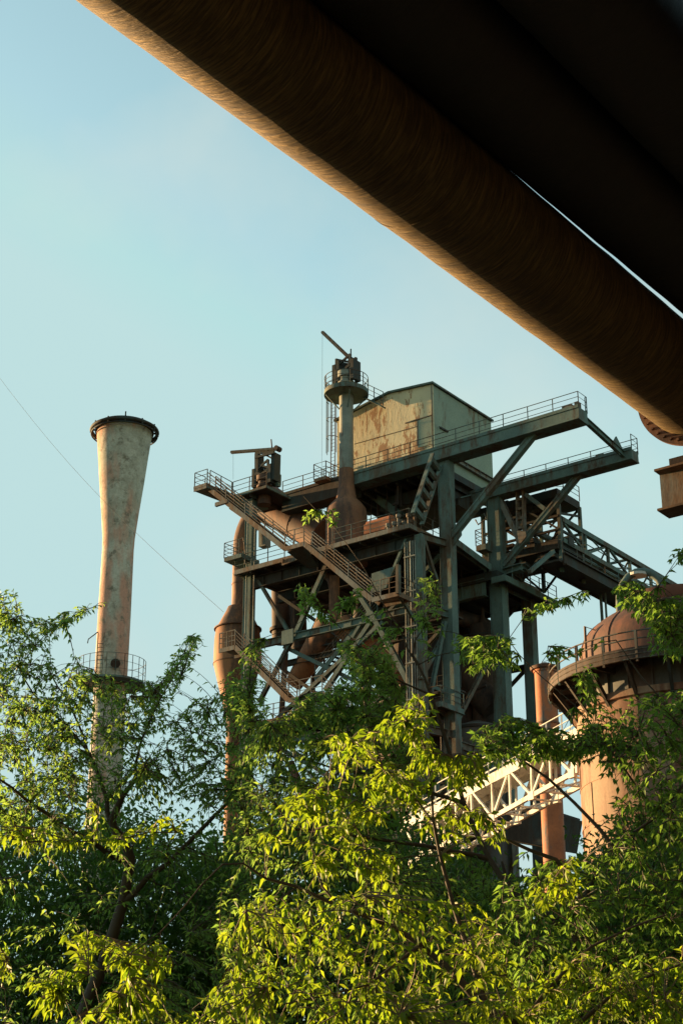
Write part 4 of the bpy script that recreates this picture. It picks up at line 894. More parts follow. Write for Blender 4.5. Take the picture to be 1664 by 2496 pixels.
# ------------------------------------------------------------------ flared chimney
CD = 135.0; cc = ond(268, 1700, CD); CH = thing('flared_chimney', 'tall flaking grey green chimney flaring to a wide mouth with a ring pipe', 'chimney', Vector((cc.x, cc.y, 0)))
def cw_(px0, px1, py): d = (px1 - px0) / 2 / F; v = (1248 - py); dep = CD / math.cos(math.atan2(cc.x, cc.y)) ; L = dep / (math.cos(PITCH) - v / F * math.sin(PITCH)); return d * L
zz = lambda py, px=272: ond(px, py, CD).z
prof = [(230, 359, 1065), (234, 353, 1110), (238, 345, 1170), (242, 331, 1250), (245, 322, 1310), (245, 320, 1340), (242, 318, 1400), (237, 315, 1500), (233, 311, 1620), (229, 307, 1760), (224, 303, 1900), (217, 300, 2060)]
pr = [(cw_(a, b, y), zz(y)) for a, b, y in prof]
pr = pr + [(pr[-1][0] + .8, 0)]
pr = pr[::-1]; rt = pr[-1][0]; ztc = zz(1042)
MB().lathe((cc.x, cc.y), pr + [(rt * 1.03, ztc), (rt * .93, ztc), (rt * .88, ztc - 1.2)], 64, cap=False).build('shell', M['chimney'], CH, 40)
cr = MB().lathe((cc.x, cc.y), [(rt * 1.02, ztc - .5), (rt * 1.08, ztc - .5), (rt * 1.08, ztc + .05), (rt * .9, ztc + .05)], 64, cap=False); cr.build('lip', M['steel_dark'], CH, 40)
rr0 = rt * 1.21; zq = ztc - .35
cr = MB().tube([Vector((cc.x + rr0 * math.cos(a), cc.y + rr0 * math.sin(a), zq)) for a in np.linspace(0, 2 * math.pi, 61)], .17, 8)
cr.tube([Vector((cc.x + rr0 * math.cos(a), cc.y + rr0 * math.sin(a), zq - .35)) for a in np.linspace(0, 2 * math.pi, 61)], .07, 6)
ro = cr.build('ring_pipe', M['steel_dark'], CH, 50)
br_ = MB()
for i in range(12):
    a = 2 * math.pi * i / 12 + .15; d_ = Vector((math.cos(a), math.sin(a), 0)); c_ = Vector((cc.x, cc.y, 0)); br_.bar(c_ + d_ * rr0 + Z * zq, c_ + d_ * rt * 1.05 + Z * zq, .12, .15).bar(c_ + d_ * rr0 * 1.02 + Z * (zq - .3), c_ + d_ * rr0 * 1.02 + Z * (zq + .25), .1, .1, P)
    if i % 3 == 0: br_.bar(c_ + d_ * rt + Z * ztc, c_ + d_ * rt * 1.1 + Z * (ztc + .45), .12, .12)
br_.build('ring_bracket', M['steel_dark'], ro)
zpl = zz(1668); rpl = rad_pl = cw_(233 - 38, 311 + 48, 1668)
pc = MB().lathe((cc.x, cc.y), [(pr[5][0], zpl - .12), (rpl, zpl - .12), (rpl, zpl + .05), (pr[5][0], zpl + .05)], 48, cap=False).build('gallery', M['steel'], CH, 40)
MB().rail([Vector((cc.x + rpl * math.cos(a), cc.y + rpl * math.sin(a), zpl)) for a in np.linspace(0, 2 * math.pi, 25)], 2.0, .024, gap=2.4).build('railing', M['rail'], pc)
ch = MB(); lv = ond(238, 1700, CD - 2.0)
for s_ in (-.25, .25): ch.bar(Vector((lv.x + s_, lv.y, 2)), Vector((lv.x + s_, lv.y, zz(1560))), .06, .06, P)
for k in range(70): ch.tube([Vector((lv.x - .25, lv.y, zpl + 3 - k * .35)), Vector((lv.x + .25, lv.y, zpl + 3 - k * .35))], .025, 4)
ch.build('ladder', M['rail'], CH)
MB().tube([ond(*p_, CD - 1) for p_ in ((240, 1540), (216, 1558), (214, 1568))], .05, 5).build('lamp_arm', M['steel_warm'], CH)
MB().tube([ond(282, 1617, CD - 2.2), ond(282, 1617, CD - 1)], .42, 14).build('porthole', M['rust_dark'], CH)

# ------------------------------------------------------------------ thin stay cable
a_, b_ = ond(-60, 840, 150), onq(545, 1492, q1 - 1)
cb = MB().tube([a_ + (b_ - a_) * t - Z * 1.6 * math.sin(math.pi * t) for t in np.linspace(0, 1, 14)], .013, 4).build('stay_cable', M['steel_dark'])
tag(cb, 'thin dark cable strung from the upper left sky down to the tower', 'cable')
HALL_H = 10.0

# ------------------------------------------------------------------ big overhead ducts and their trestle
def duct(name, label, ang_lo, ang_hi, r, q0, q1_, m, group=None, veer=None):
    mid = R((ang_lo + ang_hi) / 2); d = r / math.sin(R((ang_hi - ang_lo) / 2)); p, z = math.cos(mid) * d, math.sin(mid) * d + EYE.z
    o = thing(name, label, 'duct', W(p, q0 + 2, z), group)
    mb = MB(); n = 160; rings = 240; rng_ = np.random.default_rng(3)
    qs = np.linspace(q0, q1_, rings); k0 = 0
    for i, q in enumerate(qs):
        vp, vz = (0, 0) if not veer else (-math.sin(mid) * -max(0, q - veer[0]) * veer[1], math.cos(mid) * -max(0, q - veer[0]) * veer[1]); wb = .006 * math.sin(q * 1.9) + .004 * math.sin(q * 5.1 + 1)
        for j in range(96):
            a = 2 * math.pi * j / 96; rr = r + wb * math.cos(a * 3 + q) ; mb.v.append(tuple(W(p + vp + rr * math.cos(a), q, z + vz + rr * math.sin(a))))
    for i in range(rings - 1):
        for j in range(96): a, b = i * 96 + j, i * 96 + (j + 1) % 96; mb.f.append((a, b, b + 96, a + 96))
    mb.build('pipe', M[m], o, 50)
    return o, p, z
d_ = ray(1262, 427); dq_ = (lambda d, a=R(126.9): d.dot(Q) / math.hypot(d.dot(P), d.z) * 19.4)
VEER = (dq_(ray(1262, 427)) - 1.2, .08 / (dq_(ray(1664, 765)) - dq_(ray(1262, 427)) + 1.2)); print('veer', VEER)
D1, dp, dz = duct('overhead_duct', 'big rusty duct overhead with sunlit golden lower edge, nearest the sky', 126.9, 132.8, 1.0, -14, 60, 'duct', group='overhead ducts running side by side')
D2, dp2, dz2 = duct('overhead_duct', 'dark shaded duct overhead beside the sunlit one, past the thin slit of sky', 121.0, 126.93, 1.0, -14, 60, 'duct_shaded', veer=VEER, group='overhead ducts running side by side')
D3, dp3, dz3 = duct('overhead_duct', 'black shaded duct overhead in the top right corner', 115.0, 121.6, 1.06, -14, 60, 'duct_shaded', group='overhead ducts running side by side')
D4, dp4, dz4 = duct('overhead_duct', 'fourth shaded duct overhead, farthest from the sunlit one', 108.5, 115.3, 1.02, -14, 60, 'duct_shaded', group='overhead ducts running side by side')
# joint seam near the middle, weld ring
def ringq(p, z, q, r0, r1, t, n=96):
    mb = MB()
    for k in (0,):
        vs = []
        for (r, qq) in ((r0, q - t), (r1, q - t), (r1, q + t), (r0, q + t)):
            vs.append([W(p + r * math.cos(2 * math.pi * j / n), qq, z + r * math.sin(2 * math.pi * j / n)) for j in range(n)])
        base = [v for ring_ in vs for v in ring_]; fs = []
        for a in range(4):
            b = (a + 1) % 4
            for j in range(n): fs.append((a * n + j, a * n + (j + 1) % n, b * n + (j + 1) % n, b * n + j))
        mb.add(base, fs)
    return mb
def q_at(px, py, p, z):     # where that sight line passes nearest the duct axis
    d = ray(px, py); t = ((p - EYE.dot(P)) * d.dot(P) + (z - EYE.z) * d.z) / (d.dot(P) ** 2 + d.z ** 2); return t * d.dot(Q)
qj = q_at(930, 535, dp, dz); ringq(dp, dz, qj, .99, 1.008, .05).build('weld_seam', M['duct'], D1, 30)
qc = q_at(1590, 1045, dp, dz); print('collar q', qc, 'duct p,z', dp, dz, 'joint', qj)
col_ = ringq(dp, dz, qc + .25, .98, 1.22, .05); co = col_.build('collar', M['rust'], D1, 30)
bo = MB()
for j in range(40):
    a = 2 * math.pi * j / 40; c_ = W(dp + 1.12 * math.cos(a), qc + .25, dz + 1.12 * math.sin(a)); bo.tube([c_ - Q * .1, c_ + Q * .1], .035, 6)
bo.build('bolt', M['rust'], co)
# trestle
qt = qc + .9; zb1 = onq(1606, 1190, qt).z
zt1 = onq(1606, 1138, qt).z
pe_ = loc(onq(1609, 1180, qt))[0]
TR = thing('duct_trestle', 'riveted steel trestle beam carrying the overhead ducts at the right edge', 'trestle', W(6, qt, 0))
hB = .95; zbt = onq(1612, 1140, qt - .25).z; print('beam top', zbt, 'pe', pe_)
MB().ibeam(W(pe_, qt, zbt - hB / 2), W(9, qt, zbt - hB / 2), .55, hB, .05).build('cross_beam', M['steel_warm'], TR)
MB().box(W(dp + .55, qt, (zbt + dz - 1.0) / 2 + .05), P * .45, Q * .22, Z * ((dz - 1.0 - zbt) / 2 + .08)).box(W(dp + .2, qt, zbt + .08), P * 1.0, Q * .26, Z * .07).build('saddle', M['rust_dark'], TR)
for pp, zz_ in ((dp2, dz2), (dp3, dz3), (dp4, dz4)): MB().box(W(pp, qt, (zbt + zz_ - 1.0) / 2 + .05), P * .35, Q * .22, Z * ((zz_ - 1.0 - zbt) / 2 + .1)).build('saddle', M['rust_dark'], TR)
for pp in (3.0, 8.5): MB().ibeam(W(pp, qt, 0), W(pp, qt, zbt - hB - .01), .5, .6, .05, P).build('leg', M['steel_warm'], TR)

# ------------------------------------------------------------------ unseen hall added at the left to shade the middle trees
sH = Vector((.545, .839, 0)); uH = Vector((-.839, .545, 0))
HA = thing('added_shading_hall', 'added unseen brick hall at the left, put there to shade the trees', 'building', uH * 46 + sH * 20)
h0, h1, t0, t1, hz_ = 13.2, 33.0, 40, 52, HALL_H
MB().box(uH * (t0 + t1) / 2 + sH * (h0 + h1) / 2 + Z * hz_ / 2, uH * (t1 - t0) / 2, sH * (h1 - h0) / 2, Z * hz_ / 2).build('wall', M['brick'], HA)
MB().box(uH * (t0 + t1) / 2 + sH * (h0 + h1) / 2 + Z * (hz_ + .12), uH * ((t1 - t0) / 2 + .3), sH * ((h1 - h0) / 2 + .3), Z * .12).build('roof', M['roof'], HA)
for i in range(7):
    x = h0 + 1.6 + i * 2.8; wd = MB().box(uH * (t0 - .03) + sH * (x + .6) + Z * 5.5, uH * .03, sH * .75, Z * 2.4).build('window', M['glass'], HA)
    fr = MB()
    for k in (-1, 0, 1): fr.box(uH * (t0 - .09) + sH * (x + .6 + k * .72) + Z * 5.5, uH * .03, sH * .04, Z * 2.45)
    for k in (-1, 0, 1): fr.box(uH * (t0 - .13) + sH * (x + .6) + Z * (5.5 + k * 2.4), uH * .03, sH * .78, Z * .04)
    fr.build('frame', M['roof'], wd)

# block added behind the camera to keep light off the duct undersides
BK = thing('added_shading_block', 'added unseen concrete block behind the viewer, put there to darken the duct undersides', 'building', W(14, 20, 0))
MB().box(W(14, 15, 15), P * 9, Q * 75, Z * 15).build('wall', M['concrete_dark'], BK)
rb2 = MB()
for i in range(24): rb2.box(W(4.75, -55 + i * 6, 15), P * .25, Q * .4, Z * 14.8)
rb2.build('buttress', M['concrete_dark'], BK); MB().box(W(14, 15, 30.2), P * 9.4, Q * 75.4, Z * .2).build('roof', M['roof'], BK)
M_LEAF = {'a': M['leaf'], 'b': M['leaf'], 'c': M['leaf_dark'], 'y': M['leaf_sunlit']}

# ------------------------------------------------------------------ trees
def inpoly(x, y, poly):
    c = np.zeros(len(x), bool); n = len(poly)
    for i in range(n):
        x1, y1 = poly[i]; x2, y2 = poly[(i + 1) % n]
        if y1 == y2: continue
        k = ((y1 > y) != (y2 > y)) & (x < (x2 - x1) * (y - y1) / (y2 - y1) + x1); c ^= k
    return c
def raynp(px, py):
    u, v = px - 832.0, 1248.0 - py
    return np.stack([u, F * math.cos(PITCH) - v * math.sin(PITCH), F * math.sin(PITCH) + v * math.cos(PITCH)], -1)
def pts_at(px, py, D):
    d = raynp(np.asarray(px, float), np.asarray(py, float)); return np.array([0, 0, 1.6]) + d * (np.asarray(D, float) / np.hypot(d[..., 0], d[..., 1]))[..., None]
def unit(a): return a / np.maximum(1e-9, np.linalg.norm(a, axis=-1, keepdims=True))

class Foliage:
    """collects leaves; every leaf is a folded lance-shaped blade of five points"""
    def __init__(s): s.B = []; s.D = []; s.N = []; s.L = []; s.Wd = []; s.T = []
    def add(s, B, D, N, L, Wd, T):
        for a, b in ((s.B, B), (s.D, D), (s.N, N), (s.L, L), (s.Wd, Wd), (s.T, T)): a.append(b)
    def build(s, name, m, parent):
        B, D, N, L, Wd, T = [np.concatenate(x) for x in (s.B, s.D, s.N, s.L, s.Wd, s.T)]
        D = unit(D); S = unit(np.cross(D, N)); N = np.cross(S, D); n = len(B); L = L[:, None]; Wd = Wd[:, None]
        droop = (rng.random((n, 1)) * .22 + .05) * L
        base = B; mid = B + D * L * .45 - N * Wd * .16; tip = B + D * L - N * droop
        l = B + D * L * .40 + S * Wd * .5 + N * Wd * .14; r = B + D * L * .40 - S * Wd * .5 + N * Wd * .14
        V = np.stack([base, mid, tip, l, r], 1).reshape(-1, 3)
        k = np.arange(n)[:, None] * 5
        Fc = (k[:, :, None] + np.array([[0, 3, 1], [3, 2, 1], [0, 1, 4], [1, 2, 4]])[None]).reshape(-1, 3)
        me = bpy.data.meshes.new(name); me.vertices.add(len(V)); me.vertices.foreach_set('co', V.ravel())
        me.loops.add(Fc.size); me.loops.foreach_set('vertex_index', Fc.ravel().astype(np.int32))
        me.polygons.add(len(Fc)); me.polygons.foreach_set('loop_start', np.arange(0, Fc.size, 3, dtype=np.int32)); me.polygons.foreach_set('loop_total', np.full(len(Fc), 3, np.int32))
        me.update(); at = me.attributes.new('tone', 'FLOAT', 'POINT'); at.data.foreach_set('value', np.repeat(T, 5).astype(np.float32))
        me.materials.append(m); o = bpy.data.objects.new(name, me); col.objects.link(o); o.parent = parent
        if parent: o.matrix_parent_inverse = Matrix.Translation(-Vector(parent.location))
        return n

def bez(a, b, sag, n):
    t = np.linspace(0, 1, n)[:, None]; m = (a + b) / 2 + sag; return a * (1 - t) ** 2 + m * 2 * t * (1 - t) + b * t * t

def tree(label, cat, name, base, limbs, regions, nb, ns, leaf, m, sprayL=(.45, .95), per=15, droop=.55, twig='bark', group=None, clump=.0, tonebias=0, spray_r=.004, attach=2.2):
    """base: trunk foot; limbs: lists of (px, py, distance, radius); regions: (polygon, near, far, weight)"""
    root = thing(name, label, cat, Vector(base), group)
    tk = MB(); nodes = []; nr = []
    first = Vector(base)
    for i, lb in enumerate(limbs):
        pts = [ond(x, y, D) for x, y, D, r in lb]; rs = [max(.004, r * .42) for *_, r in lb]
        if i == 0: pts = [first] + pts; rs = [rs[0] * 1.5] + rs
        # resample smooth with slight waviness
        P_, R_ = [], []
        for k in range(len(pts) - 1):
            L = (pts[k + 1] - pts[k]).length; n_ = max(2, int(L / .22))
            pm = pts[k - 1] if k else pts[k]; pn = pts[k + 2] if k + 2 < len(pts) else pts[k + 1]
            for j in range(n_):
                t = j / n_; a, b, c_, d_ = pm, pts[k], pts[k + 1], pn
                v = .5 * ((2 * b) + (c_ - a) * t + (2 * a - 5 * b + 4 * c_ - d_) * t * t + (3 * b - a - 3 * c_ + d_) * t ** 3)
                P_.append(v + Vector(rng.normal(0, .012, 3))); R_.append(rs[k] * (1 - t) + rs[k + 1] * t)
        P_.append(pts[-1]); R_.append(rs[-1]); tk.tube(P_, R_, 8)
        nodes += [tuple(v) for v in P_]; nr += R_
    tro = tk.build('trunk', M['bark'], root, 60)
    nodes = np.array(nodes); nr = np.array(nr)
    def sample(n):
        out_ = []; wts = np.array([r[3] for r in regions], float); wts /= wts.sum()
        for r, k in zip(regions, rng.multinomial(n, wts)):
            if k == 0: continue
            poly = np.array(r[0], float); lo, hi = poly.min(0), poly.max(0); got = []
            while sum(len(g_) for g_ in got) < k:
                x = rng.uniform(lo[0], hi[0], 4 * k + 8); y = rng.uniform(lo[1], hi[1], 4 * k + 8); ok = inpoly(x, y, r[0]); D = rng.uniform(r[1], r[2], len(x)); got.append(pts_at(x, y, D)[ok])
            out_.append(np.concatenate(got)[:k])
        return np.concatenate(out_)
    bm_ = MB(); bn, bdir = [], []
    up = np.array([0, 0, 1.0])
    tg = sample(nb)
    allv, allr = nodes.copy(), nr.copy()
    order = np.argsort([np.min(np.linalg.norm(allv - t, axis=1)) for t in tg])
    for t in tg[order]:
        d = np.linalg.norm(allv - t, axis=1) + np.where(allv[:, 2] > t[2] + .3, 1.0, 0) ; j = int(np.argmin(d)); a = allv[j]; L = np.linalg.norm(t - a)
        if L < .25: continue
        if L > attach: a_ = t + (a - t) / L * attach; 
        sag = rng.normal(0, .10, 3) * L + up * .10 * L; n_ = max(4, int(L / .16)); c_ = bez(a, t, sag, n_)
        c_[1:-1] += rng.normal(0, .012, (n_ - 2, 3))
        r0 = min(allr[j] * .75, .007 + .007 * L); rr = np.linspace(r0 * .75, .004, n_)
        bm_.tube([Vector(v) for v in c_], list(rr), 5, False)
        allv = np.concatenate([allv, c_[1:]]); allr = np.concatenate([allr, rr[1:]])
    # sprays
    S = sample(ns); fo = Foliage(); tw = MB()
    for t in S:
        d = np.linalg.norm(allv - t, axis=1) + np.where(allv[:, 2] > t[2] + .5, .5, 0); j = int(np.argmin(d)); a = allv[j]; v = t - a; L = np.linalg.norm(v)
        L2 = rng.uniform(*sprayL)
        if L < 1e-3: continue
        L2 = min(L2, L * .95); e = a + v * (1 - L2 / L)
        hd = v / L
        c1 = bez(a, e, rng.normal(0, .05, 3) * (L - L2) + up * .10 * (L - L2), max(3, int((L - L2) / .2)))
        tipv = t - up * L2 * L2 * .15 * droop
        c2 = bez(e, tipv, up * .10 * L2 + rng.normal(0, .06, 3) * L2, 6)[1:]
        cv = np.concatenate([c1, c2]); tw.tube([Vector(x) for x in cv], list(np.linspace(spray_r * 1.8, spray_r * .5, len(cv))), 3, False)
        # leaves along the last L2 + a bit
        seg = np.concatenate([c1[-2:], c2]); dd = np.linalg.norm(np.diff(seg, axis=0), axis=1); cum = np.concatenate([[0], np.cumsum(dd)]); tot = cum[-1]
        n_ = max(5, int(per * tot / .6 * rng.uniform(.7, 1.2))); s_ = np.sort(rng.uniform(0, tot, n_)); s_[-3:] = tot - .005
        B = np.stack([np.interp(s_, cum, seg[:, k]) for k in range(3)], 1); idx = np.clip(np.searchsorted(cum, s_) - 1, 0, len(dd) - 1)
        tang = unit(np.diff(seg, axis=0))[idx]
        sd = unit(np.cross(tang, up) + 1e-6) * np.where(np.arange(n_) % 2, 1, -1)[:, None]
        Dl = tang * rng.uniform(.3, 1.0, (n_, 1)) + sd * rng.uniform(.5, 1.0, (n_, 1)) - up * rng.uniform(.1, 1.5, (n_, 1)) * droop + rng.normal(0, .22, (n_, 3))
        N = up + rng.normal(0, .55, (n_, 3)) + sd * .5
        sz = leaf * rng.uniform(.6, 1.25, n_) * np.where(s_ > tot * .85, .8, 1)
        fo.add(B, Dl, N, sz, sz * rng.uniform(.30, .42, n_), np.clip(rng.normal(.45 + tonebias, .22, n_) + rng.normal(0, .12), 0, 1))
    bm_.build('branch', M['bark'], tro, 60)['kind'] = 'stuff'
    tg_ = tw.build('twig', M[twig], tro); tg_['kind'] = 'stuff'
    nl = fo.build('crown', m, root); print(name, 'leaves', nl)
    return root

tree('green leafy tree in front of the flared chimney at the left', 'tree', 'leafy_tree', (-4.2, 20, 0),
     [[(300, 2200, 19.5, .16), (270, 2000, 19.5, .11), (330, 1900, 19.5, .06)], [(300, 2200, 19.5, .1), (560, 1950, 19, .05), (620, 1800, 18.5, .02)],
      [(270, 2010, 19.5, .08), (215, 1830, 20, .045), (80, 1690, 20, .025), (30, 1560, 20, .012)], [(215, 1830, 20, .04), (180, 1740, 20, .03), (110, 1620, 20.5, .015)],
      [(330, 1900, 19.5, .05), (345, 1800, 19.2, .03), (420, 1650, 19, .015), (465, 1550, 19, .008)], [(300, 2100, 19.5, .09), (120, 1990, 18.5, .05), (0, 1900, 18, .03)],
      [(30, 1640, 20.2, .02), (120, 1540, 20.3, .012), (230, 1480, 20.4, .006)]],
     [([(-60, 1440), (30, 1430), (70, 1510), (110, 1500), (200, 1475), (255, 1465), (240, 1495), (160, 1530), (110, 1600), (160, 1650), (100, 1700), (-60, 1700)], 18.8, 20.6, 1.0),
      ([(150, 1640), (210, 1560), (190, 1600), (250, 1640), (380, 1660), (410, 1600), (460, 1530), (500, 1560), (450, 1640), (400, 1760), (500, 1690), (560, 1640), (640, 1650), (660, 1760), (620, 1950), (60, 1950), (60, 1760)], 17.8, 20.8, 3.0),
      ([(-60, 1680), (160, 1700), (200, 1900), (180, 2060), (-60, 2060)], 17.5, 20.8, 1.7),
      ([(-60, 1930), (660, 1930), (640, 2200), (600, 2560), (-60, 2560)], 17.5, 21, 1.2)],
     330, 3500, .088, M_LEAF['a'], droop=.6, tonebias=.0)
tree('green leafy tree in front of the steel tower at the centre', 'tree', 'leafy_tree', (1.6, 17.5, 0),
     [[(1420, 2330, 16.5, .11), (1300, 2230, 16.8, .085), (1190, 2090, 17, .07), (1130, 1960, 17, .06), (1100, 1850, 17, .05), (1050, 1690, 17, .045), (1020, 1620, 17, .03), (940, 1480, 17, .016), (850, 1330, 17, .01), (740, 1210, 17.0, .004)],
      [(1020, 1620, 17, .03), (1010, 1560, 17, .02), (1060, 1490, 17, .012), (1062, 1420, 16.8, .005)], [(1130, 1960, 17, .06), (940, 1900, 17, .04), (760, 1860, 17, .02), (640, 1820, 17, .012)],
      [(1190, 2090, 17, .07), (960, 2050, 16.5, .045), (700, 2020, 16, .03)], [(1100, 1850, 17, .04), (900, 1760, 17.3, .025), (760, 1760, 17.5, .014)], [(1050, 1690, 17, .03), (930, 1640, 17, .02), (860, 1560, 17, .01), (740, 1440, 17, .005)]],
     [([(630, 1760), (700, 1740), (900, 1720), (1000, 1750), (1040, 1800), (1020, 1940), (600, 1970), (560, 1880)], 15.8, 18.6, 2.0),
      ([(540, 1930), (950, 1930), (1000, 2060), (1150, 2100), (1250, 2160), (1270, 2560), (520, 2560)], 15.5, 19, 3.0),
      ([(590, 1580), (640, 1540), (660, 1580), (560, 1640), (640, 1700), (580, 1800), (560, 1700)], 16.5, 18, .2),
      ([(820, 1560), (950, 1600), (980, 1700), (1000, 1760), (700, 1760), (720, 1700), (860, 1660)], 16, 18, 1.4),
      ([(720, 1420), (760, 1440), (800, 1500), (790, 1520), (740, 1470)], 16.6, 17.2, .10), ([(880, 1490), (960, 1520), (960, 1620), (930, 1700), (900, 1600)], 16.6, 17.4, .18),
      ([(1020, 1400), (1070, 1400), (1080, 1560), (1030, 1600), (1010, 1500)], 16.6, 17.4, .12), ([(740, 1245), (830, 1240), (835, 1268), (745, 1275)], 16.9, 17.1, .035), ([(850, 1440), (880, 1430), (860, 1480), (800, 1500)], 16.7, 17.1, .05),
      ([(1100, 1560), (1230, 1540), (1240, 1600), (1120, 1620)], 16.5, 17.3, .14)],
     260, 4000, .09, M_LEAF['b'], droop=.7)
tree('dark green leafy tree in front of the domed stove at the right', 'tree', 'leafy_tree', (4.0, 15.0, 0),
     [[(1450, 2600, 15.5, .10), (1400, 2330, 15.5, .08), (1420, 2200, 15.5, .06), (1500, 2070, 15.2, .04), (1600, 1980, 15, .03), (1720, 1850, 15, .02)], [(1420, 2200, 14.6, .07), (1350, 2100, 14.6, .05), (1230, 2050, 14.4, .03), (1170, 1960, 14.3, .015)],
      [(1500, 2070, 14.8, .05), (1340, 1900, 14.8, .03), (1180, 1790, 14.8, .015)], [(1720, 1850, 15, .04), (1600, 1700, 15, .02), (1500, 1560, 15, .012)], [(1720, 1850, 15, .03), (1650, 1480, 15, .01), (1560, 1420, 15, .006)], [(1400, 1720, 14.9, .012), (1240, 1560, 15, .010), (1330, 1480, 15, .006), (1420, 1440, 15, .004)], [(1600, 1980, 15, .03), (1500, 1850, 14.8, .02), (1400, 1720, 14.9, .012)]],
     [([(1380, 1790), (1470, 1720), (1560, 1690), (1720, 1670), (1720, 2560), (1220, 2560), (1200, 2120), (1330, 2100), (1480, 2080), (1500, 1960), (1460, 1850), (1380, 1840)], 13.6, 16.6, 4.6),
      ([(1500, 1430), (1540, 1410), (1600, 1460), (1720, 1440), (1720, 1560), (1640, 1610), (1590, 1580), (1570, 1520), (1510, 1470)], 14.2, 16, .75),
      ([(1150, 1780), (1240, 1740), (1330, 1770), (1460, 1800), (1440, 1850), (1330, 1850), (1200, 1860), (1160, 1810)], 14, 15.5, .85),
      ([(1400, 1640), (1440, 1620), (1460, 1720), (1420, 1760)], 14.4, 15.2, .14), ([(1280, 1480), (1350, 1450), (1430, 1440), (1430, 1460), (1360, 1480), (1280, 1510)], 14.7, 15.2, .07),
      ([(1330, 1570), (1460, 1570), (1470, 1590), (1340, 1610)], 14.7, 15.2, .06), ([(1130, 1550), (1240, 1550), (1260, 1620), (1140, 1640)], 14.5, 15.2, .2), ([(1630, 1340), (1700, 1330), (1700, 1370), (1620, 1370)], 14.5, 15.2, .05)],
     230, 3000, .094, M_LEAF['c'], droop=.7, tonebias=-.05)
# sunlit cherry nearest the camera
tree('sunlit yellow green young cherry tree in front, right of centre', 'tree', 'cherry_tree', (1.7, 12.4, 0),
     [[(1300, 2600, 12.2, .10), (1180, 2450, 12.2, .08), (1020, 2300, 12.2, .05), (820, 2210, 12.0, .035), (650, 2130, 11.8, .022), (540, 2110, 11.6, .014), (400, 2270, 11.2, .008), (150, 2420, 11, .004)],
      [(1180, 2450, 12.2, .06), (1100, 2200, 12.3, .04), (1060, 2000, 12.3, .025), (1040, 1850, 12.3, .016), (1020, 1740, 12.3, .006)], [(1060, 2000, 12.3, .02), (960, 1900, 12.5, .012), (860, 1820, 12.8, .005)], [(1060, 2000, 12.3, .02), (1130, 1900, 12.5, .010), (1160, 1850, 12.6, .004)], [(1020, 2300, 12.2, .04), (900, 2400, 11.8, .02), (720, 2440, 11.6, .012), (560, 2470, 11.4, .006)],
      [(820, 2210, 12, .02), (760, 2100, 12, .012), (770, 2020, 12, .005)], [(1300, 2600, 12.2, .06), (1500, 2420, 12.6, .03), (1660, 2350, 12.8, .02)], [(1250, 2520, 12.2, .05), (1440, 2310, 12.6, .025), (1620, 2230, 12.8, .015)]],
     [([(640, 2160), (760, 2180), (900, 2150), (1000, 2180), (1160, 2170), (1240, 2280), (1280, 2560), (440, 2560), (470, 2440), (560, 2380), (520, 2280)], 10.6, 13.4, 1.7),
      ([(960, 1720), (1040, 1680), (1060, 1760), (990, 1800), (900, 1790)], 11.8, 13.2, .26), ([(1000, 1800), (1060, 1790), (1070, 1880), (1010, 1880)], 11.8, 13.2, .14),
      ([(780, 1800), (900, 1770), (930, 1840), (830, 1880)], 12, 13.4, .16), ([(1010, 1930), (1130, 1930), (1150, 2080), (1020, 2080)], 12, 13.4, .05), ([(640, 1920), (800, 1900), (880, 1960), (860, 2060), (700, 2060)], 12, 13.4, .09), ([(880, 1890), (990, 1860), (1060, 1900), (1010, 1960), (900, 1950)], 11.8, 13.4, .28), ([(1080, 1850), (1180, 1820), (1180, 1900), (1100, 1930)], 12, 13, .12), ([(1060, 1860), (1160, 1830), (1170, 1900), (1080, 1900)], 11.8, 12.6, .12), ([(830, 2040), (900, 2060), (980, 2090), (960, 2140), (850, 2120)], 11.6, 12.8, .2),
      ([(790, 1980), (900, 1950), (940, 1990), (880, 2010), (800, 2030)], 11.8, 12.6, .14), ([(700, 1930), (740, 1940), (780, 1980), (720, 1990)], 11.8, 12.4, .06), ([(750, 2050), (800, 2060), (820, 2130), (760, 2120)], 11.8, 12.4, .10),
      ([(640, 2020), (690, 2040), (680, 2060), (640, 2060)], 11.8, 12.4, .05),
      ([(1230, 2380), (1400, 2300), (1500, 2340), (1720, 2280), (1720, 2560), (1230, 2560)], 12, 13.2, 1.0), ([(160, 2260), (230, 2250), (240, 2330), (180, 2320)], 11, 11.6, .09), ([(60, 2370), (180, 2350), (170, 2400), (80, 2410)], 10.8, 11.3, .08),
      ([(90, 2430), (150, 2420), (150, 2460), (100, 2460)], 10.8, 11.2, .05), ([(230, 2300), (400, 2290), (430, 2370), (300, 2380)], 11, 11.8, .15), ([(130, 2480), (260, 2470), (440, 2440), (460, 2560), (130, 2560)], 10.8, 11.8, .28), ([(250, 2420), (400, 2400), (400, 2470), (270, 2490)], 11, 11.6, .15),
      ([(1290, 2170), (1400, 2080), (1410, 2160), (1330, 2220)], 12.3, 13, .12), ([(1060, 1940), (1240, 1990), (1230, 2050), (1080, 2060)], 12.2, 12.8, .12)],
     190, 1750, .10, M_LEAF['y'], sprayL=(.3, .65), per=15, droop=1.0, twig='bark_pale', tonebias=.05)
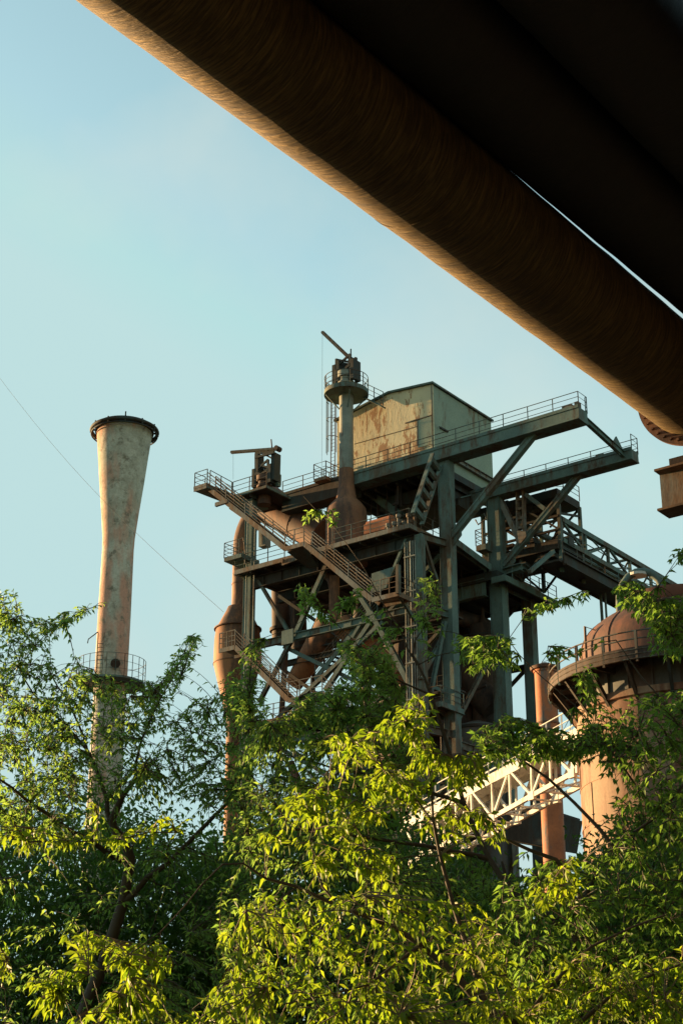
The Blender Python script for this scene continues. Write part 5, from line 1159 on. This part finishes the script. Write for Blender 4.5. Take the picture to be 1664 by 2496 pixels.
tree('sunlit yellow green cherry boughs reaching in from the left edge', 'tree', 'cherry_tree', (-4.6, 11.2, 0),
     [[(-500, 2300, 11, .08), (-250, 2060, 11, .04), (-60, 2030, 11, .02), (180, 2055, 11, .012), (290, 2045, 11, .010), (430, 2030, 11, .004)], [(-500, 2300, 11, .06), (-200, 2330, 11, .03), (20, 2340, 11, .008)]],
     [([(-60, 1980), (20, 1975), (40, 2010), (180, 2025), (300, 2030), (330, 2010), (340, 2050), (160, 2065), (60, 2070), (-60, 2050)], 10.6, 11.4, 1.0), ([(370, 1975), (440, 1985), (450, 2010), (380, 2010)], 10.8, 11.2, .16),
      ([(-60, 2290), (20, 2290), (30, 2380), (-60, 2420)], 10.6, 11.4, .5), ([(185, 1940), (255, 1950), (250, 2000), (200, 2000)], 10.8, 11.2, .16)],
     24, 110, .082, M_LEAF['y'], sprayL=(.18, .4), per=15, droop=1.1, twig='bark_pale', tonebias=.05)
# the deeper thicket behind: many trees of a far mass
def thicket(name, label, base, region, n, leaf):
    root = thing(name, label, 'tree', Vector(base)); mb = MB(); fo = Foliage()
    x0, x1 = region[0]; D0, D1 = region[2]
    for k in range(5): xx = x0 + (x1 - x0) * (k + .5) / 5; Dm = (D0 + D1) / 2; mb.tube([ond(xx, 2560, Dm) - Z * 3, ond(xx + 30, 2300, Dm), ond(xx - 20, 2100, Dm)], [.12, .08, .02], 7)
    t = mb.build('trunk', M['bark'], root, 60)
    top = region[1]
    m_ = n // 14; px = rng.uniform(x0, x1, m_); tops = np.interp(px, [a for a, b in top], [b for a, b in top]); py = tops + (2600 - tops) * rng.random(m_) ** .8; D = rng.uniform(D0, D1, m_)
    c_ = pts_at(px, py, D); cc_ = np.repeat(c_, 14, 0) + rng.normal(0, .22, (m_ * 14, 3)); n_ = len(cc_)
    Dl = rng.normal(0, 1, (n_, 3)) - np.array([0, 0, .5]); N = rng.normal(0, .6, (n_, 3)) + np.array([0, 0, 1]); sz = leaf * rng.uniform(.7, 1.3, n_)
    fo.add(cc_, Dl, N, sz, sz * .42, np.clip(rng.normal(.35, .22, n_), 0, 1)); fo.build('crown', M['leaf_shade'], root)
    return root
thicket('bushy_tree', 'dense dark bushy tree low behind the others at the left', (-6, 26, 0), ((-120, 560), [(-120, 1960), (120, 2010), (330, 1960), (560, 2080)], (23.5, 29)), 42000, .12)
thicket('bushy_tree', 'dense dark bushy tree low behind the others below the tower', (1, 26, 0), ((470, 1240), [(470, 2100), (600, 2000), (900, 1930), (1080, 2020), (1240, 2200)], (23.5, 29)), 46000, .12)
thicket('bushy_tree', 'dense dark bushy tree low behind the others below the stove', (8, 25, 0), ((1180, 1800), [(1180, 2230), (1330, 2260), (1440, 2080), (1800, 1850)], (21.5, 27)), 42000, .12)

for st, gr in (('leafy_tree', 'leafy trees in front of the works'), ('cherry_tree', 'sunlit cherry trees nearest the viewer'), ('bushy_tree', 'dense bushy trees behind the foreground trees'), ('bleeder_stack', 'bleeder stacks on top of the tower'), ('inclined_pipe', 'slanted gas pipes inside the tower'), ('slim_upright_pipe', 'slim orange pipes in the lower tower')):
    for o in bpy.data.objects:
        if o.parent is None and o.name.split('.')[0] == st: o['group'] = gr
